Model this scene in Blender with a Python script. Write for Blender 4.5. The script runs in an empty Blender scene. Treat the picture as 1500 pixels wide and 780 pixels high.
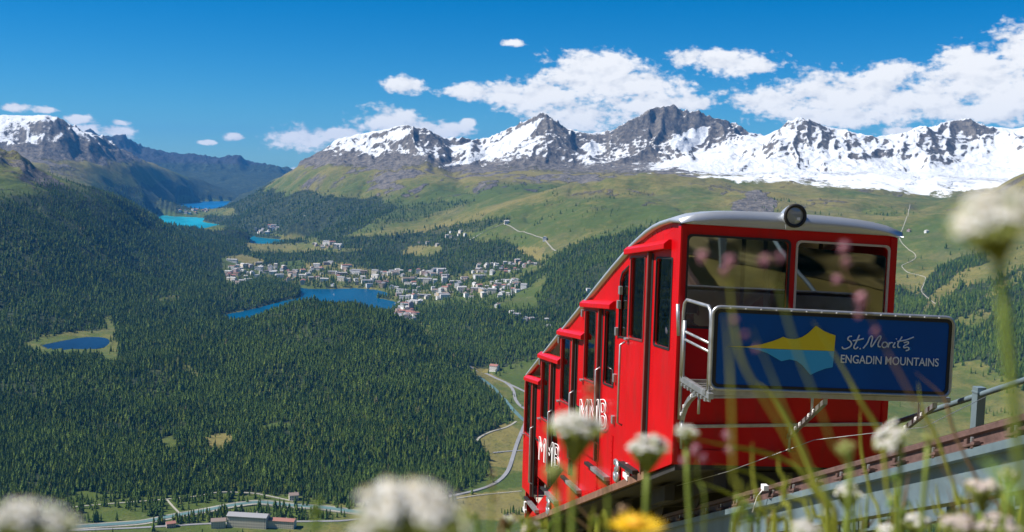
import bpy, bmesh, math, random
import numpy as np
from mathutils import Vector, Matrix
rad = math.radians
scene = bpy.context.scene
C = scene.collection
random.seed(7); rng = np.random.default_rng(11)

# ------------------------------------------------------------------ camera
FPX = 1620.0                       # focal length in units of the 1500 px wide photograph
PITCH = math.atan((390-242)/FPX); ROLL = rad(1.5)
fw = np.array([0, math.cos(PITCH), -math.sin(PITCH)]); up0 = np.array([0, math.sin(PITCH), math.cos(PITCH)]); r0 = np.array([1.0, 0, 0])
cR = math.cos(ROLL)*r0+math.sin(ROLL)*up0; cU = -math.sin(ROLL)*r0+math.cos(ROLL)*up0
cam_d = bpy.data.cameras.new('camera'); cam = bpy.data.objects.new('camera', cam_d); C.objects.link(cam)
cam_d.sensor_width = 36; cam_d.lens = 36*FPX/1500; cam_d.clip_start = 0.05; cam_d.clip_end = 90000
M = Matrix.Identity(4)
for i in range(3):
    M[i][0] = cR[i]; M[i][1] = cU[i]; M[i][2] = -fw[i]
cam.matrix_world = M
cam_d.dof.use_dof = True; cam_d.dof.focus_distance = 16.0; cam_d.dof.aperture_fstop = 5.0
scene.camera = cam

# ------------------------------------------------------------------ sky, sun, exposure
SUN_AZ, SUN_EL = rad(-94), rad(50)        # azimuth from the view direction, left negative
world = bpy.data.worlds.new('World'); scene.world = world; world.use_nodes = True
def build_world():
    nt = world.node_tree; N = nt.nodes; L = nt.links; N.clear()
    out = N.new('ShaderNodeOutputWorld'); bg = N.new('ShaderNodeBackground'); L.new(bg.outputs[0], out.inputs[0])
    sky = N.new('ShaderNodeTexSky'); sky.sky_type = 'NISHITA'; sky.sun_disc = False
    sky.sun_elevation = SUN_EL; sky.sun_rotation = SUN_AZ
    sky.altitude = 2400; sky.air_density = 1.0; sky.dust_density = 0.15; sky.ozone_density = 3.2
    def mth(op, a, b=None, c=None, clamp=False):
        n = N.new('ShaderNodeMath'); n.operation = op; n.use_clamp = clamp
        for i, v in enumerate((a, b, c)):
            if v is None: continue
            if isinstance(v, (int, float)): n.inputs[i].default_value = v
            else: L.new(v, n.inputs[i])
        return n.outputs[0]
    tc = N.new('ShaderNodeTexCoord'); sep = N.new('ShaderNodeSeparateXYZ'); L.new(tc.outputs['Generated'], sep.inputs[0])
    az = mth('ARCTAN2', sep.outputs[0], sep.outputs[1]); el = mth('ARCSINE', sep.outputs[2])
    # (azimuth, elevation) in degrees
    comb = N.new('ShaderNodeCombineXYZ'); L.new(mth('MULTIPLY', az, 57.2958), comb.inputs[0]); L.new(mth('MULTIPLY', el, 57.2958), comb.inputs[1])
    ang = comb.outputs[0]
    # ragged displacement of the cloud outlines
    def fbm(scale, detail, rough, off):
        n = N.new('ShaderNodeTexNoise'); n.inputs['Scale'].default_value = scale; n.inputs['Detail'].default_value = detail; n.inputs['Roughness'].default_value = rough
        v = N.new('ShaderNodeVectorMath'); v.operation = 'ADD'; v.inputs[1].default_value = off; L.new(ang, v.inputs[0])
        s = N.new('ShaderNodeVectorMath'); s.operation = 'MULTIPLY'; s.inputs[1].default_value = (1.0, 1.6, 1.0); L.new(v.outputs[0], s.inputs[0])
        L.new(s.outputs[0], n.inputs['Vector']); return n.outputs['Fac']
    acc = None; base = None
    for (px, py, wx, wy) in CLOUDS:
        d = (fw+cR*(px-750)/FPX-cU*(py-390)/FPX); d = d/np.linalg.norm(d)
        ca, ce = math.degrees(math.atan2(d[0], d[1])), math.degrees(math.asin(d[2]))
        sx, sy = math.degrees(wx/FPX), math.degrees(wy/FPX)
        s = N.new('ShaderNodeVectorMath'); s.operation = 'SUBTRACT'; L.new(ang, s.inputs[0]); s.inputs[1].default_value = (ca, ce, 0)
        m = N.new('ShaderNodeVectorMath'); m.operation = 'MULTIPLY'; L.new(s.outputs[0], m.inputs[0]); m.inputs[1].default_value = (1/sx, 1/sy, 0)
        ln = N.new('ShaderNodeVectorMath'); ln.operation = 'LENGTH'; L.new(m.outputs[0], ln.inputs[0])
        g = mth('SUBTRACT', 1.0, ln.outputs['Value'])
        acc = g if acc is None else mth('SMOOTH_MAX', acc, g, 0.25)
    f1 = fbm(0.55, 8, 0.54, (3, 7, 0)); f2 = fbm(0.55, 8, 0.54, (3-0.22, 7+0.25, 0))
    n1 = mth('MULTIPLY', mth('SUBTRACT', f1, 0.45), 2.2)
    f3 = fbm(2.6, 5, 0.5, (11, 2, 0)); dens = mth('ADD', mth('ADD', acc, n1), mth('MULTIPLY', mth('SUBTRACT', f3, 0.5), 1.15))
    mr = N.new('ShaderNodeMapRange'); mr.interpolation_type = 'SMOOTHSTEP'; L.new(dens, mr.inputs[0])
    mr.inputs[1].default_value = 0.0; mr.inputs[2].default_value = 0.6
    alpha = mth('MULTIPLY', mr.outputs[0], 0.97)
    # lit side against shaded underside: relief of the same noise towards the sun, thick parts brighter
    rel = mth('MULTIPLY_ADD', mth('SUBTRACT', f1, f2), 2.6, 0.60)
    thick = mth('MULTIPLY', mth('MINIMUM', mth('MAXIMUM', dens, 0.0), 1.0), 0.42)
    lit = mth('ADD', rel, thick, clamp=True)
    cc = N.new('ShaderNodeMixRGB'); L.new(lit, cc.inputs[0]); cc.inputs[1].default_value = (5.2, 5.7, 6.6, 1); cc.inputs[2].default_value = (8.7, 8.75, 8.9, 1)
    tint = N.new('ShaderNodeMixRGB'); tint.blend_type = 'MULTIPLY'; tint.inputs[0].default_value = 1.0; L.new(sky.outputs[0], tint.inputs[1]); tint.inputs[2].default_value = SKY_TINT
    hs = N.new('ShaderNodeHueSaturation'); hs.inputs['Saturation'].default_value = 1.2; L.new(tint.outputs[0], hs.inputs['Color'])
    mix = N.new('ShaderNodeMixRGB'); L.new(alpha, mix.inputs[0]); L.new(hs.outputs[0], mix.inputs[1]); L.new(cc.outputs[0], mix.inputs[2])
    L.new(mix.outputs[0], bg.inputs[0]); bg.inputs[1].default_value = 0.078
SKY_TINT = (0.37, 0.63, 0.83, 1)
# clouds of the photograph (centre and half size) and more of the same kind all round
CLOUDS = [(860,115,75,42),(930,125,80,25),(790,140,75,28),(740,138,60,20),(690,135,40,14),(850,170,95,24),(950,153,75,22),(1010,152,40,12),(890,95,55,30),
          (1062,92,65,22),(1010,85,30,16),(1110,98,40,13),
          (590,127,34,14),(440,202,52,18),(490,196,45,12),(570,178,58,22),(640,190,50,16),
          (1130,150,60,24),(1230,140,110,38),(1330,150,110,36),(1440,120,90,50),(1500,80,45,42),(1420,85,50,22),(1400,165,120,20),(1310,105,38,16),(1230,170,110,18),
          (1320,195,35,10),(1490,150,70,40),(1590,110,90,50),
          (22,158,18,6),(70,161,18,6),(112,175,26,8),(170,193,28,9),(130,188,20,7),(178,180,12,4),(344,201,14,6),(300,209,12,4),(684,180,14,7),(755,63,18,6),(1310,195,20,7),(430,252,10,6)]
for k in range(26):
    a = random.choice((-1, 1))*random.uniform(1150, 3800)
    CLOUDS.append((750+a, random.uniform(60, 190), random.uniform(50, 130), random.uniform(15, 40)))



sun_d = bpy.data.lights.new('sun', 'SUN'); sun_d.energy = 5.0; sun_d.angle = rad(0.5); sun_d.color = (1.0, 0.955, 0.88)
sun = bpy.data.objects.new('sun', sun_d); C.objects.link(sun)
sdir = Vector((math.cos(SUN_EL)*math.sin(SUN_AZ), math.cos(SUN_EL)*math.cos(SUN_AZ), math.sin(SUN_EL)))
sun.rotation_euler = sdir.to_track_quat('Z', 'Y').to_euler()
build_world()
vs = scene.view_settings; vs.view_transform = 'Standard'; vs.look = 'None'; vs.exposure = 0.6; vs.gamma = 1.0; vs.use_curve_mapping = False
scene.render.engine = 'CYCLES'; scene.cycles.use_denoising = True
scene.cycles.max_bounces = 8; scene.cycles.transparent_max_bounces = 16; scene.cycles.volume_bounces = 0
scene.cycles.sample_clamp_indirect = 6.0

# ------------------------------------------------------------------ material and mesh helpers
MATS = {}
def material(name, color, rough=0.6, metal=0.0, var=0.0, vscale=8.0, bump=0.0, bscale=30.0, spec=0.5, coat=0.0, sss=0.0, second=None):
    m = bpy.data.materials.new(name); m.use_nodes = True; nt = m.node_tree; N = nt.nodes; L = nt.links
    b = N['Principled BSDF']; b.inputs['Roughness'].default_value = rough; b.inputs['Metallic'].default_value = metal
    b.inputs['Specular IOR Level'].default_value = spec; b.inputs['Coat Weight'].default_value = coat
    c = tuple(color)+(1,) if len(color) == 3 else color
    b.inputs['Base Color'].default_value = c
    if var > 0 or second:
        tc = N.new('ShaderNodeTexCoord'); n = N.new('ShaderNodeTexNoise'); n.inputs['Scale'].default_value = vscale; n.inputs['Detail'].default_value = 6; n.inputs['Roughness'].default_value = .65
        L.new(tc.outputs['Object'], n.inputs['Vector'])
        r = N.new('ShaderNodeMapRange'); L.new(n.outputs['Fac'], r.inputs[0]); r.inputs[1].default_value = .3; r.inputs[2].default_value = .7
        mx = N.new('ShaderNodeMixRGB'); L.new(r.outputs[0], mx.inputs[0])
        s = tuple(second)+(1,) if second else tuple(min(1, x*(1+var)) for x in c[:3])+(1,)
        f = c if second else tuple(x*(1-var) for x in c[:3])+(1,)
        mx.inputs[1].default_value = f; mx.inputs[2].default_value = s
        L.new(mx.outputs[0], b.inputs['Base Color'])
        rr = N.new('ShaderNodeMapRange'); L.new(n.outputs['Fac'], rr.inputs[0]); rr.inputs[3].default_value = max(0, rough-.12); rr.inputs[4].default_value = min(1, rough+.12); L.new(rr.outputs[0], b.inputs['Roughness'])
    if bump > 0:
        tc = N.new('ShaderNodeTexCoord'); n2 = N.new('ShaderNodeTexNoise'); n2.inputs['Scale'].default_value = bscale; n2.inputs['Detail'].default_value = 4
        L.new(tc.outputs['Object'], n2.inputs['Vector']); bp = N.new('ShaderNodeBump'); bp.inputs['Strength'].default_value = bump; bp.inputs['Distance'].default_value = .02
        L.new(n2.outputs['Fac'], bp.inputs['Height']); L.new(bp.outputs[0], b.inputs['Normal'])
    MATS[name] = m
    return m
def tag(o, label=None, cat=None, group=None, kind=None):
    if label: o['label'] = label
    if cat: o['category'] = cat
    if group: o['group'] = group
    if kind: o['kind'] = kind
    return o
def empty(name, loc=(0, 0, 0), rz=0.0):
    o = bpy.data.objects.new(name, None); C.objects.link(o); o.location = loc; o.rotation_euler = (0, 0, rz); o.empty_display_size = .1
    return o
def mesh_obj(name, verts, faces, mat, parent=None, smooth=False):
    me = bpy.data.meshes.new(name); me.from_pydata([tuple(v) for v in verts], [], faces); me.update()
    for m in (mat if isinstance(mat, (list, tuple)) else [mat]):
        me.materials.append(m)
    if smooth: me.polygons.foreach_set('use_smooth', [True]*len(me.polygons))
    o = bpy.data.objects.new(name, me); C.objects.link(o)
    if parent: o.parent = parent
    return o

# ------------------------------------------------------------------ terrain: one polar height field
def ray(x, y):
    return fw+cR*(x-750)/FPX-cU*(y-390)/FPX
def at_r(x, y, r):                  # point seen at photo pixel (x, y) at forward distance r
    d = ray(x, y); return d*(r/d[1])
def at_z(x, y, z):
    d = ray(x, y); return d*(z/d[2])
CP = []                              # control points (azimuth, ln r, z)
def add(p):
    CP.append((math.atan2(p[0], p[1]), math.log(math.hypot(p[0], p[1])), p[2]))
def pr(*pts):
    for x, y, r in pts: add(at_r(x, y, r))
def pz(*pts):
    for x, y, z in pts: add(at_z(x, y, z))
def hid(*pts):                       # hidden ground: photo column, distance, height
    for x, r, z in pts:
        d = ray(x, 390); a = math.atan2(d[0], d[1]); CP.append((a, math.log(r/math.cos(a)), z))
def line(pts, step=9):
    for (x0, y0, q0), (x1, y1, q1) in zip(pts[:-1], pts[1:]):
        n = max(1, int(round(math.hypot(x1-x0, y1-y0)/step)))
        for k in range(n):
            t = k/n; pr((x0+(x1-x0)*t, y0+(y1-y0)*t, q0+(q1-q0)*t))
    pr(pts[-1])
def rline(xy, rk):                   # silhouette with distance interpolated over x knots
    xs = [k[0] for k in rk]; rs = [k[1] for k in rk]
    line([(x, y, float(np.interp(x, xs, rs))) for x, y in xy])
GRAD = 0.42
for x in range(-300, 1850, 150):
    for r in (60, 150, 400, 800, 1250): hid((x, r, -.55-GRAD*r))
    hid((x, 1620, -672))
# valley floor and foreground forest hill
for x in range(-200, 651, 85): pz((x, 772, -692), (x, 745, -691), (x, 722, -684))
pz((700,720,-693),(640,742,-693),(770,740,-694),(900,735,-694),(1100,740,-694),(1300,730,-692),(1500,730,-690),(1640,730,-690),(765,660,-692),(735,690,-692),(770,600,-690),(700,545,-688),(760,545,-682),(735,580,-689))
pr((-150,650,2420),(0,650,2420),(150,650,2440),(300,650,2470),(440,650,2500),(560,650,2480),(640,690,2420),(-150,560,2900),(0,560,2950),(150,560,2980),(300,560,3000),(440,560,3000),(540,560,2980),(620,560,3000),(680,610,2850),
   (300,500,3420),(370,480,3650),(440,500,3400),(520,500,3400),(600,520,3300),(650,560,3100))
line([(a, b+(8 if 360 < a < 660 else 5), c) for a, b, c in [(250,470,4050),(330,470,4020),(380,460,3950),(400,448,3920),(420,441,3900),(440,438.6,3880),(460,440,3880),(480,446,3900),(490,450,3920),(500,449,3900),(516,443.6,3850),(530,445,3830),(550,450,3800),(570,456,3770),(590,466,3740),(606,476,3700),(650,500,3600),(700,540,3450),(730,575,3200),(748,610,2980)]])
hid((400,4250,-646),(450,4350,-648),(500,4350,-648),(550,4300,-648),(590,4250,-640),(640,4100,-640))
# left slope
rline([(a, b+(5 if a > 120 else 1)) for a, b in [(-250,130),(-120,165),(0,213),(9,222),(35,243),(73,257),(97,269),(147,284),(176,295),(211,313),(243,331),(270,336),(293,338),(331,333.5),(352,336),(369,345),(378,356)]],
      [(-250,5600),(0,5600),(73,5700),(97,5800),(147,6100),(176,6400),(211,6900),(243,7400),(270,7700),(293,7900),(331,8100),(378,8150)])
pr((0,300,4700),(0,400,4150),(0,460,3800),(100,300,5250),(100,345,4750),(100,400,4400),(100,460,3900),(200,340,6300),(200,370,5500),(200,400,5000),(200,450,4300),(300,360,7000),(300,400,5900),(300,440,4700),(-120,300,4600),(-120,450,3800),(-250,300,4500),(-250,450,3800),(40,480,3680),(190,490,3600),(170,520,3300),(40,530,3250))
hid((-200,8200,-250),(0,8200,-300),(100,8300,-380),(180,8600,-480),(230,9000,-560))
# mountain left, snowy peak
rline([(-250,150),(-120,195),(-60,172),(0,181),(7,175),(18,178),(32,181),(44,174.6),(56,170),(66,168),(76,172),(88,173),(97,178),(108,187),(123,199),(138,206),(155,213),(176,219),(205,237),(252,257),(293,266),(330,280),(350,292)],
      [(-250,11200),(66,11400),(176,12600),(205,13600),(252,15000),(293,16200),(330,17000),(350,17200)])
pr((-120,240,10400),(0,215,10900),(0,240,10300),(30,200,11100),(60,195,11050),(60,240,10200),(60,215,10700),(90,210,11000),(120,240,10900),(120,280,9700),(60,275,9300),(160,250,11400),(200,270,11800),(200,298,10400),(245,280,13600),(230,292,11800),(300,284,16400))
hid((-200,14500,0),(0,14500,0),(100,15000,-50),(150,16000,-100),(200,17500,-200),(260,18300,-350))
pz((270,309,-614),(300,309,-616),(330,308,-616),(240,306,-612),(360,296,-612))
# far blue range
rline([(90,200),(117,193),(129,188),(141,193),(158,201.6),(164,199),(176,196),(188,199),(194,209),(202,218),(211,219),(229,217),(240.5,223.6),(258,225),(279,226),(293,228),(305,231),(311,235),(325.6,232),(342,224.5),(352,228),(361,235),(372.5,238),(384,244),(396,240),(411,238),(419.5,243),(426,250),(450,256)],
      [(90,20500),(200,20500),(260,21000),(450,21500)])
pr((230,236,19600),(270,245,19600),(300,255,19300),(320,258,19300),(325,268,18700),(350,255,19600),(360,268,18900),(385,262,19600),(400,265,19300),(400,278,18300),(420,268,19400),(375,284,18000))
hid((120,24000,-100),(250,24000,-200),(350,24000,-250),(450,24000,-250),(-200,24000,-100),(600,24000,-200),(900,24000,-200),(1200,24000,-200),(1600,24000,-200),(400,16500,-600),(450,15500,-400))
# main range
DR = [(310,10900),(440,11000),(493,10800),(600,10600),(624,10300),(648,10600),(668,11200),(699,11500),(714,11200),(747,10800),(793,10500),(828,10700),(859,11000),(925,10900),(985,10800),(1027,10900),(1034,11500),(1046,11000),(1102,10800)]
rline([(310,321),(345,300),(380,281),(408,261),(431,250),(439,236),(456,229),(473,217.6),(493,203.5),(512.6,199),(532,195),(549,192),(563,190),(574.6,187),(594,184),(608.5,186.5),(617,191),(624,186.5),(631,191),(639.5,200.6),(648,209),(668,212),(675,204),(685,202),(699,205),(707,208),(714,209),(727,199),(747,189),(766,178),(780.6,172),(793,167),(800.5,166.6),(811,175.5),(821,183),(828,189.4),(843.6,194.5),(859,201.6),(871.5,199.5),(887,193),(899,190.7),(912,180.5),(925,177),(937,168),(952.6,160),(963,159),(975,157),(985.5,155),(993,159),(998,164),(1012,164),(1026,165)], DR)
rline([(1031,183),(1046,175.5),(1064,176),(1079,180.5),(1092,192),(1098,198),(1102,209)], DR)
rline([(1080,228),(1116,204),(1130,194.6),(1150,180.6),(1155.6,176),(1175,172),(1186,176.4),(1203,182),(1220,189),(1234,189),(1242,197),(1259,206),(1276,210),(1287,207),(1318,199),(1337.6,192),(1349,185),(1357,186),(1366,193),(1382,187.6),(1402,179),(1419,173.6),(1433,182),(1450,190),(1461,203),(1472,204),(1483,192),(1500,186),(1560,172),(1640,195),(1760,180)],
      [(1080,9900),(1116,10000),(1175,9800),(1259,10300),(1276,10500),(1349,10000),(1419,10500),(1472,10800),(1760,10500)])
for x in range(430, 1760, 60): hid((x, 12700, -20 if x > 470 else -350), (x, 15000, -150))
# spurs
line([(800.5,166.6,10520),(795,200,10200),(782,240,9650)]); line([(800.5,168,10500),(830,215,10150),(848,245,9700)])
line([(963,159,10800),(930,205,10350),(905,245,9700)]); line([(985,156,10780),(975,200,10350),(990,235,9800)])
line([(1175,172,9800),(1185,215,9350),(1200,250,8800)]); line([(1175,172,9800),(1130,225,9300),(1090,250,8800)])
line([(1349,185,10000),(1365,220,9600),(1345,250,9100)]); line([(1419,174,10500),(1440,215,9950),(1470,245,9300)]); line([(624,187,10300),(628,215,10000),(640,240,9600)]); line([(594,184,10500),(570,215,10050)])
pr((500,240,9800),(450,270,9800),(470,245,10100),(400,300,9500),(450,310,8800),(420,330,8500),(370,320,9300),(500,330,8000),(560,270,9000),(600,250,9250),(640,260,9200),(560,235,9700),(600,300,8000),(560,340,7300),(500,370,6900),(640,330,7300),(700,240,9900),(690,215,10900),(700,280,8500),(750,215,10300),(740,250,9400),(815,240,9700),(800,262,8900),(820,280,8400),(760,290,8000),
   (862,225,10200),(868,245,9600),(1045,200,10500),(1000,200,10600),(1075,205,10350))
line([(1080,252,8700),(1160,262,7700),(1190,290,6700)]); line([(640,262,9000),(665,300,8000),(640,335,7200)]); line([(700,262,9000),(735,290,7700)])
line([(740,306,6800),(760,302,6800),(811,292,6800),(849,282,6900),(887,265,7000),(917,256.5,7200),(940,251.5,7500)])
hid((770,7500,-215),(811,7500,-190),(849,7500,-165),(887,7600,-130))
pr((850,270,8500),(880,258,8900),(920,248,9000),(1000,240,9050),(1080,246,8700),(1150,248,8600),(1230,250,8600),(1300,262,8300),(1400,262,8500),(1350,282,7900),(1450,250,9000),(1280,230,9500),(1310,240,9100),(1420,225,9700),(1060,222,9800),(960,225,9900),(1015,222,9900),
   (1000,258,7900),(1100,266,7500),(1200,273,7400),(1300,288,7200),(850,320,6100),(900,300,6400),(950,285,6700),(1000,290,6500),(1050,295,6350),(1100,285,6550),(1130,300,6150),(1200,305,6350),(1300,310,6250),(1340,300,6600),(1330,350,5600),(1380,340,5500),(1420,320,5750),(1440,300,6000),(1380,390,4900),(1450,390,4600),(1500,330,5200),(1600,300,5200),(1400,440,4200),(1490,430,4000),(1600,420,4000),(1400,500,3700),(1490,500,3500),(1600,500,3500),(1350,540,3500),(1450,560,3300),(1400,610,3050),(1490,605,3000),(1600,600,2950),
   (1000,400,4700),(1150,400,4700),(1250,400,4700),(1000,500,3800),(1150,500,3700),(1250,560,3300),(1000,600,3000),
   (750,350,6200),(800,340,6000),(850,360,5500),(900,350,5300),(900,390,4700),(850,420,4600),(800,450,4500),(780,480,4200),(950,330,5500),(700,320,6900),(740,325,6600),(700,350,6400),(650,350,6700))
line([(1440,290,6500),(1460,277,6450),(1500,259,6400),(1600,225,6300),(1700,200,6300)]); hid((1500,7200,-150),(1600,7200,-100),(1700,7200,-50))
pz((390,426,-622),(425,424,-622),(350,434,-622),(300,455,-618),(640,400,-590),(640,440,-625),(700,400,-560),(740,400,-540),(700,440,-600),(600,410,-622),(560,402,-628),(480,402,-632),(400,395,-634),(350,400,-634),(340,420,-636),(600,372,-560),(540,372,-580),(450,372,-616),(400,372,-618),(640,460,-618),(720,380,-500))
pr((700,470,4300),(700,510,3850),(760,500,3850),(650,480,4200),(690,455,4450),(740,440,4750),(735,525,3720))
LAKES = {
 'lake_town': (-640, [(438,421.6),(460,423.6),(496,423),(520,422.4),(546,424),(568,429),(570,432),(560,435),(553,436.6),(566,439),(578,442),(580,446),(575,452),(560,458),(530,462),(490,466),(440,468),(390,471),(350,471),(328,467),(322,463),(340,458.5),(360,455),(390,447.5),(416,440.5),(438,436),(440,428)]),
 'lake_narrow': (-628, [(373,345.5),(377,347.7),(411,351),(446,354.6),(455,357),(442,359.8),(400,360.5),(377,361),(366,358),(366,350)]),
 'lake_turquoise': (-624, [(216,313.5),(255,317),(299,319.5),(298,325),(320,329),(331,332),(317,333.5),(289,337),(260,340),(235,332),(215,320)]),
 'lake_far': (-617, [(255,300),(281,297),(293,295.5),(320,294.8),(349,295),(346,300),(323,304),(302,306.6),(264,305)]),
 'lake_pond': (-600, [(61,507),(82,501.5),(118,495),(140,494),(156,496),(161,502),(149,510),(113,513),(77,513)]),
}
LPOLY = {}
for k, (z, pts) in LAKES.items():
    # smooth closed outline
    P = np.array([at_z(x, y, z)[:2] for x, y in pts]); out = []
    n = len(P)
    for i in range(n):
        p0, p1, p2, p3 = P[i-1], P[i], P[(i+1) % n], P[(i+2) % n]
        for t in np.linspace(0, 1, 6, endpoint=False):
            out.append(.5*((2*p1)+(-p0+p2)*t+(2*p0-5*p1+4*p2-p3)*t*t+(-p0+3*p1-3*p2+p3)*t**3))
    LPOLY[k] = (z, np.array(out))
    for p in P[::2]: CP.append((math.atan2(p[0], p[1]), math.log(math.hypot(*p)), z+2))
cp = np.array(CP)
# thin duplicates so the system stays well posed
keep = []
for i in range(len(cp)):
    if all((cp[i, 0]-cp[j, 0])**2+(cp[i, 1]-cp[j, 1])**2 > 0.0028**2 for j in keep[-700:]): keep.append(i)
cp = cp[keep]
EPS = 0.0025
def kern(a, b):
    return np.sqrt((a[:, None, 0]-b[None, :, 0])**2+(a[:, None, 1]-b[None, :, 1])**2+EPS*EPS)
n = len(cp); A = np.zeros((n+3, n+3)); A[:n, :n] = kern(cp, cp)-1e-5*np.eye(n)*0
Pm = np.c_[np.ones(n), cp[:, :2]]; A[:n, n:] = Pm; A[n:, :n] = Pm.T
A[:n, :n] += -6e-6*np.eye(n)
wts = np.linalg.solve(A, np.r_[cp[:, 2], 0, 0, 0])
def base_z(az, lr):
    q = np.c_[az.ravel(), lr.ravel()]; out = np.empty(len(q)); c32 = cp[:, :2]; w32 = wts[:n]
    for i in range(0, len(q), 8000):
        s = q[i:i+8000]
        dx = s[:, 0:1]-c32[None, :, 0]; dy = s[:, 1:2]-c32[None, :, 1]
        dx *= dx; dy *= dy; dx += dy; dx += EPS*EPS; np.sqrt(dx, out=dx)
        out[i:i+8000] = dx@w32+wts[n]+s[:, 0]*wts[n+1]+s[:, 1]*wts[n+2]
    return out.reshape(az.shape)
# noise
def hash2(ix, iy, seed):
    h = (ix.astype(np.int64)*374761393+iy.astype(np.int64)*668265263+seed*1442695041) & 0xffffffff
    h = ((h ^ (h >> 13))*1274126177) & 0xffffffff
    return ((h ^ (h >> 16)) & 0xffff).astype(np.float32)/65535.0
def vnoise(x, y, seed=0):
    ix = np.floor(x); iy = np.floor(y); fx = (x-ix).astype(np.float32); fy = (y-iy).astype(np.float32)
    fx = fx*fx*fx*(fx*(fx*6-15)+10); fy = fy*fy*fy*(fy*(fy*6-15)+10)
    a = hash2(ix, iy, seed); b = hash2(ix+1, iy, seed); c = hash2(ix, iy+1, seed); d = hash2(ix+1, iy+1, seed)
    return (a*(1-fx)+b*fx)*(1-fy)+(c*(1-fx)+d*fx)*fy
def fbm(x, y, oct=5, seed=0, gain=.5):
    s = 0; a = 1; t = 0
    for o in range(oct):
        s = s+a*(vnoise(x, y, seed+o)*2-1); t += a; a *= gain; x, y = x*1.93+y*.35, y*1.93-x*.35
    return s/t
def ridged(x, y, oct=5, seed=0, gain=.55):
    s = 0; a = 1; t = 0; w = 1
    for o in range(oct):
        v = 1-np.abs(vnoise(x, y, seed+o)*2-1); v = v*v*w; s = s+a*v; t += a; a *= gain; w = np.clip(v*1.6, 0, 1); x, y = x*1.97+y*.31, y*1.97-x*.31
    return s/t
def sstep(a, b, x):
    t = np.clip((x-a)/(b-a), 0, 1); return t*t*(3-2*t)
AZ_IN = 0.60
az = np.concatenate([np.linspace(-math.pi, -AZ_IN, 60, endpoint=False), np.linspace(-AZ_IN, AZ_IN, 900), np.linspace(AZ_IN, math.pi, 60)[1:]])
lr = np.concatenate([np.log(np.geomspace(.25, 60, 42, endpoint=False)), np.log(np.geomspace(60, 1600, 40, endpoint=False)), np.log(np.geomspace(1600, 3000, 130, endpoint=False)),
                     np.log(np.geomspace(3000, 8500, 220, endpoint=False)), np.log(np.geomspace(8500, 11800, 210, endpoint=False)), np.log(np.geomspace(11800, 26000, 110))])
AZ, LR = np.meshgrid(az, lr, indexing='ij'); RR = np.exp(LR); GX = RR*np.sin(AZ); GY = RR*np.cos(AZ)
inn = np.abs(az) <= .95
Z = np.zeros_like(RR); Z[inn] = base_z(AZ[inn], LR[inn])
hill = -.55-GRAD*GY
blend = sstep(math.log(60), math.log(300), LR)
Z = hill*(1-blend)+Z*blend
# beyond the picture's sides: the mountainside the camera stands on, rising behind
side = np.clip(hill, -690, 420+0*hill)+fbm(GX/350, GY/350, 4, 5)*np.clip(RR/40, 0, 60)
ws = sstep(.62, .95, np.abs(AZ)); Z = Z*(1-ws)+side*ws
def project(X, Y, Zz):
    d = Y*fw[1]+Zz*fw[2]; d = np.maximum(d, 1e-3)
    return 750+FPX*(X*cR[0]+Y*cR[1]+Zz*cR[2])/d, 390-FPX*(X*cU[0]+Y*cU[1]+Zz*cU[2])/d
PX, PY = project(GX, GY, Z)
# ------------------------------------------------------------------ relief and land cover
def inside(poly, x, y):
    res = np.zeros(x.shape, bool); P = list(poly)
    for (x0, y0), (x1, y1) in zip(P, P[1:]+P[:1]):
        c = ((y0 > y) != (y1 > y)); xx = (x1-x0)*(y-y0)/((y1-y0)+1e-12)+x0; res ^= c & (x < xx)
    return res
RR = np.where(np.abs(AZ) < .62, GY, RR)   # forward distance within the picture
inview = (AZ > -.6) & (AZ < .6) & (RR > 1200)
gs = np.hypot(np.gradient(Z, axis=1)/np.maximum(np.gradient(np.exp(LR), axis=1), 1e-6), np.gradient(Z, axis=0)/np.maximum(np.gradient(AZ, axis=0)*np.exp(LR), 1e-6))
for _ in range(6): gs[1:-1] = (gs[:-2]+gs[1:-1]+gs[2:])/3; gs[:, 1:-1] = (gs[:, :-2]+gs[:, 1:-1]+gs[:, 2:])/3
rocky = sstep(-170, 60, Z)*sstep(7600, 9000, RR)
rocky = np.maximum(rocky, sstep(-330, -120, Z)*sstep(14500, 16500, RR))
rocky = np.maximum(rocky, .5*sstep(-160, 0, Z)*sstep(4800, 5400, RR)*sstep(160, 60, PX))
rocky *= (AZ > -.75) & (AZ < .75)
wx = fbm(GX/900, GY/900, 3, 40); wy = fbm(GX/900+9, GY/900, 3, 44)
UX = AZ*RR                            # along the slopes that face the camera gullies run down towards it
g1 = ridged(AZ*15+wx*.4, LR*8+wy*.4, 3, 3)-.42
g2 = ridged(GX/420+wx*.6, GY/640+wy*.6, 5, 17)-.42
g3 = ridged(AZ*90+wx*.8, LR*34+wy*.8, 4, 23)-.42
g4 = ridged(AZ*230+wx*1.2, LR*110+wy*1.2, 3, 29)-.42
Zb = Z.copy()
amp = rocky*np.maximum(.22+.78*sstep(.12, .38, gs), .8*(RR > 15000)*sstep(-450, -100, Z))
high = sstep(20, 350, Z)
amp = amp*np.clip(RR/10500, 1, 3)**1.25
Z = Z+amp*((150+40*high)*g1+36*g2+(40+8*high)*g3+17*g4)
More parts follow.
